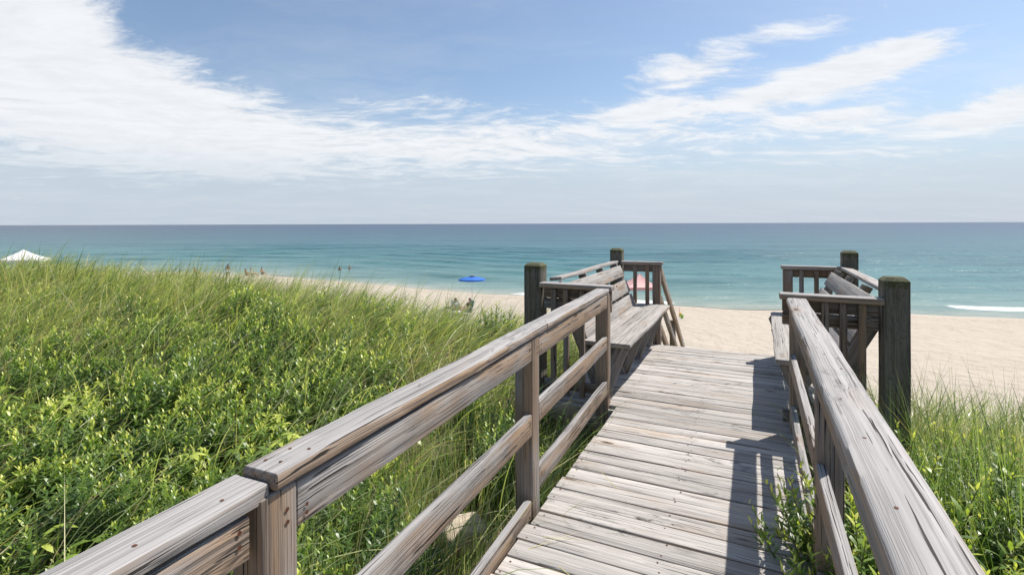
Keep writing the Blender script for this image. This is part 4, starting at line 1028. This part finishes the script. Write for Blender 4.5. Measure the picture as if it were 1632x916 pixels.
# ------------------------------------------------------------------ sky, sun, camera
SUN_AZ = math.atan2(0.854, 0.519)        # clockwise from +Y
SUN_EL = R(57)
def build_world():
    w = bpy.data.worlds.new('World'); S.world = w; w.use_nodes = True
    t = NT(w.node_tree)
    sky = t.n('ShaderNodeTexSky', sky_type='NISHITA', sun_disc=False, sun_elevation=SUN_EL, sun_rotation=SUN_AZ, altitude=0, air_density=1.0, dust_density=0.9, ozone_density=1.6)
    D = t.n('ShaderNodeTexCoord').outputs['Generated']
    x, y, z = t.sep(D)[:3]
    az = t.math('ARCTAN2', x, y); el = t.math('ARCSINE', z)
    zz = t.math('ADD', t.math('MAXIMUM', z, 0.0), 0.10)
    pl = t.comb(t.math('DIVIDE', x, zz), t.math('DIVIDE', y, zz), 0.0)      # a flat cloud deck seen in perspective
    wob = t.noise(pl, 0.8, 3, 0.5)
    warp = t.vmath('ADD', pl, t.vmath('MULTIPLY', t.comb(wob, t.noise(t.vmath('ADD', pl, (7.0, 3.0, 0.0)), 0.8, 3, 0.5), 0.0), (0.9, 0.9, 0.0)))
    rot = t.n('ShaderNodeMapping', {'Vector': warp, 'Rotation': (0, 0, R(-28)), 'Scale': (0.85, 1.45, 1.0)}).outputs[0]
    n1 = t.noise(rot, 1.75, 9, 0.64); n2 = t.noise(rot, 4.2, 8, 0.68)
    nse = t.math('ADD', t.math('MULTIPLY', t.math('SUBTRACT', n1, 0.5), 1.9), t.math('MULTIPLY', t.math('SUBTRACT', n2, 0.5), 1.5))
    bias = None
    def blob(u, v, ru, rv, wt, tilt=0.0):
        nonlocal bias
        a0 = math.atan((u - 816) / 800); e0 = math.atan((357 - v) / 800 * math.cos(a0))
        da = t.math('DIVIDE', t.math('SUBTRACT', az, a0), ru / 800 * math.cos(a0) ** 2)
        de0 = t.math('SUBTRACT', el, e0)
        if tilt: de0 = t.math('SUBTRACT', de0, t.math('MULTIPLY', t.math('SUBTRACT', az, a0), tilt))
        de = t.math('DIVIDE', de0, rv / 800 * math.cos(a0))
        q = t.math('ADD', t.math('POWER', t.math('ABSOLUTE', da), 2.0), t.math('POWER', t.math('ABSOLUTE', de), 2.0))
        g = t.math('MULTIPLY', t.math('EXPONENT', t.math('MULTIPLY', q, -1.0)), wt)
        bias = g if bias is None else t.math('ADD', bias, g)
    blob(70, 60, 290, 110, 1.05, -0.35); blob(-250, 80, 330, 150, 0.9)
    blob(220, 170, 260, 70, 0.75, -0.15); blob(480, 215, 300, 48, 0.62); blob(800, 225, 170, 36, 0.58)
    blob(80, 160, 130, 14, -0.6, -0.05)
    blob(700, 165, 120, 18, 0.32); blob(1370, 112, 150, 30, 1.15, 0.2); blob(1230, 150, 170, 20, 0.75, 0.15)
    blob(1070, 122, 120, 24, 0.75, 0.12); blob(1180, 68, 150, 20, 0.66); blob(1020, 180, 130, 24, 0.66, 0.05)
    blob(1370, 180, 90, 24, 0.7); blob(1600, 178, 130, 28, 1.0, 0.2); blob(1150, 215, 230, 24, 0.42); blob(1400, 225, 190, 20, 0.36, 0.1)
    blob(960, 135, 60, 40, -0.3); blob(900, 262, 420, 26, 0.30); blob(300, 262, 420, 30, 0.45); blob(1500, 262, 220, 22, 0.2)
    blob(560, 70, 260, 60, -0.35); blob(900, 60, 260, 70, -0.35)
    clear = t.math('MAXIMUM', t.smooth(y, 0.35, -0.1), t.smooth(el, R(34), R(55)))      # clouds left out of the unseen sky overhead and inland to deepen shadows
    bias = t.math('SUBTRACT', bias, t.math('MULTIPLY', clear, 0.9))
    dens = t.smooth(t.math('ADD', t.math('ADD', nse, bias), -0.10), 0.05, 0.76)
    lowfade = t.smooth(el, R(3.0), R(9.0), 0.35, 1.0)
    thin = t.math('MULTIPLY', t.smooth(t.noise(rot, 0.9, 7, 0.66), 0.40, 0.72), t.math('MULTIPLY', t.smooth(el, R(20), R(6), 0.12, 0.45), t.math('SUBTRACT', 1.0, clear)))
    dens = t.math('MAXIMUM', dens, thin)
    dens = t.math('MULTIPLY', t.math('MULTIPLY', dens, 0.94), lowfade)
    veil = t.math('MULTIPLY', t.smooth(el, R(1.0), R(15.0), 0.92, 0.06), 1.0)    # thin haze low over the water
    shade = t.smooth(n2, 0.3, 0.7)
    skyc = t.mix(1.0, sky.outputs[0], SKY_TINT, 'MULTIPLY')
    skyc = t.mix(veil, skyc, VEIL)
    cl = t.mix(shade, tuple(c * 0.90 for c in CLOUD), CLOUD)
    out = t.mix(dens, skyc, cl)
    bg = t.n('ShaderNodeBackground', {'Color': out, 'Strength': SKY_STR})
    t.n('ShaderNodeOutputWorld', {'Surface': bg.outputs[0]})
SKY_STR = 0.086; SKY_TINT = (1.17, 1.20, 1.21); CLOUD = (8.3, 8.45, 8.7); VEIL = (5.0, 5.7, 6.65)
build_world()

sd = bpy.data.lights.new('sun', 'SUN'); sd.energy = 5.0; sd.angle = R(0.53); sd.color = (1.0, 0.955, 0.89)
so = link(bpy.data.objects.new('sun', sd))
dv = Vector((math.sin(SUN_AZ) * math.cos(SUN_EL), math.cos(SUN_AZ) * math.cos(SUN_EL), math.sin(SUN_EL)))
so.rotation_euler = dv.to_track_quat('Z', 'Y').to_euler(); so.location = (0, 0, 30)

cam = bpy.data.cameras.new('camera'); co = link(bpy.data.objects.new('camera', cam))
cam.sensor_width = 36; cam.lens = FPX / 1632 * 36; cam.shift_y = -(458 - 356.4) / 1632
cam.clip_start = 0.05; cam.clip_end = 120000
co.location = (0, 0, EYE); co.rotation_euler = (R(90), R(0.178), 0)
S.camera = co
S.render.resolution_x, S.render.resolution_y = 1024, 574
S.view_settings.view_transform = 'Standard'; S.view_settings.look = 'None'; S.view_settings.exposure = 0.40; S.view_settings.gamma = 1.0
S.view_settings.use_curve_mapping = False
S.cycles.use_denoising = True
S.cycles.max_bounces = 6; S.cycles.transparent_max_bounces = 4; S.cycles.sample_clamp_indirect = 6
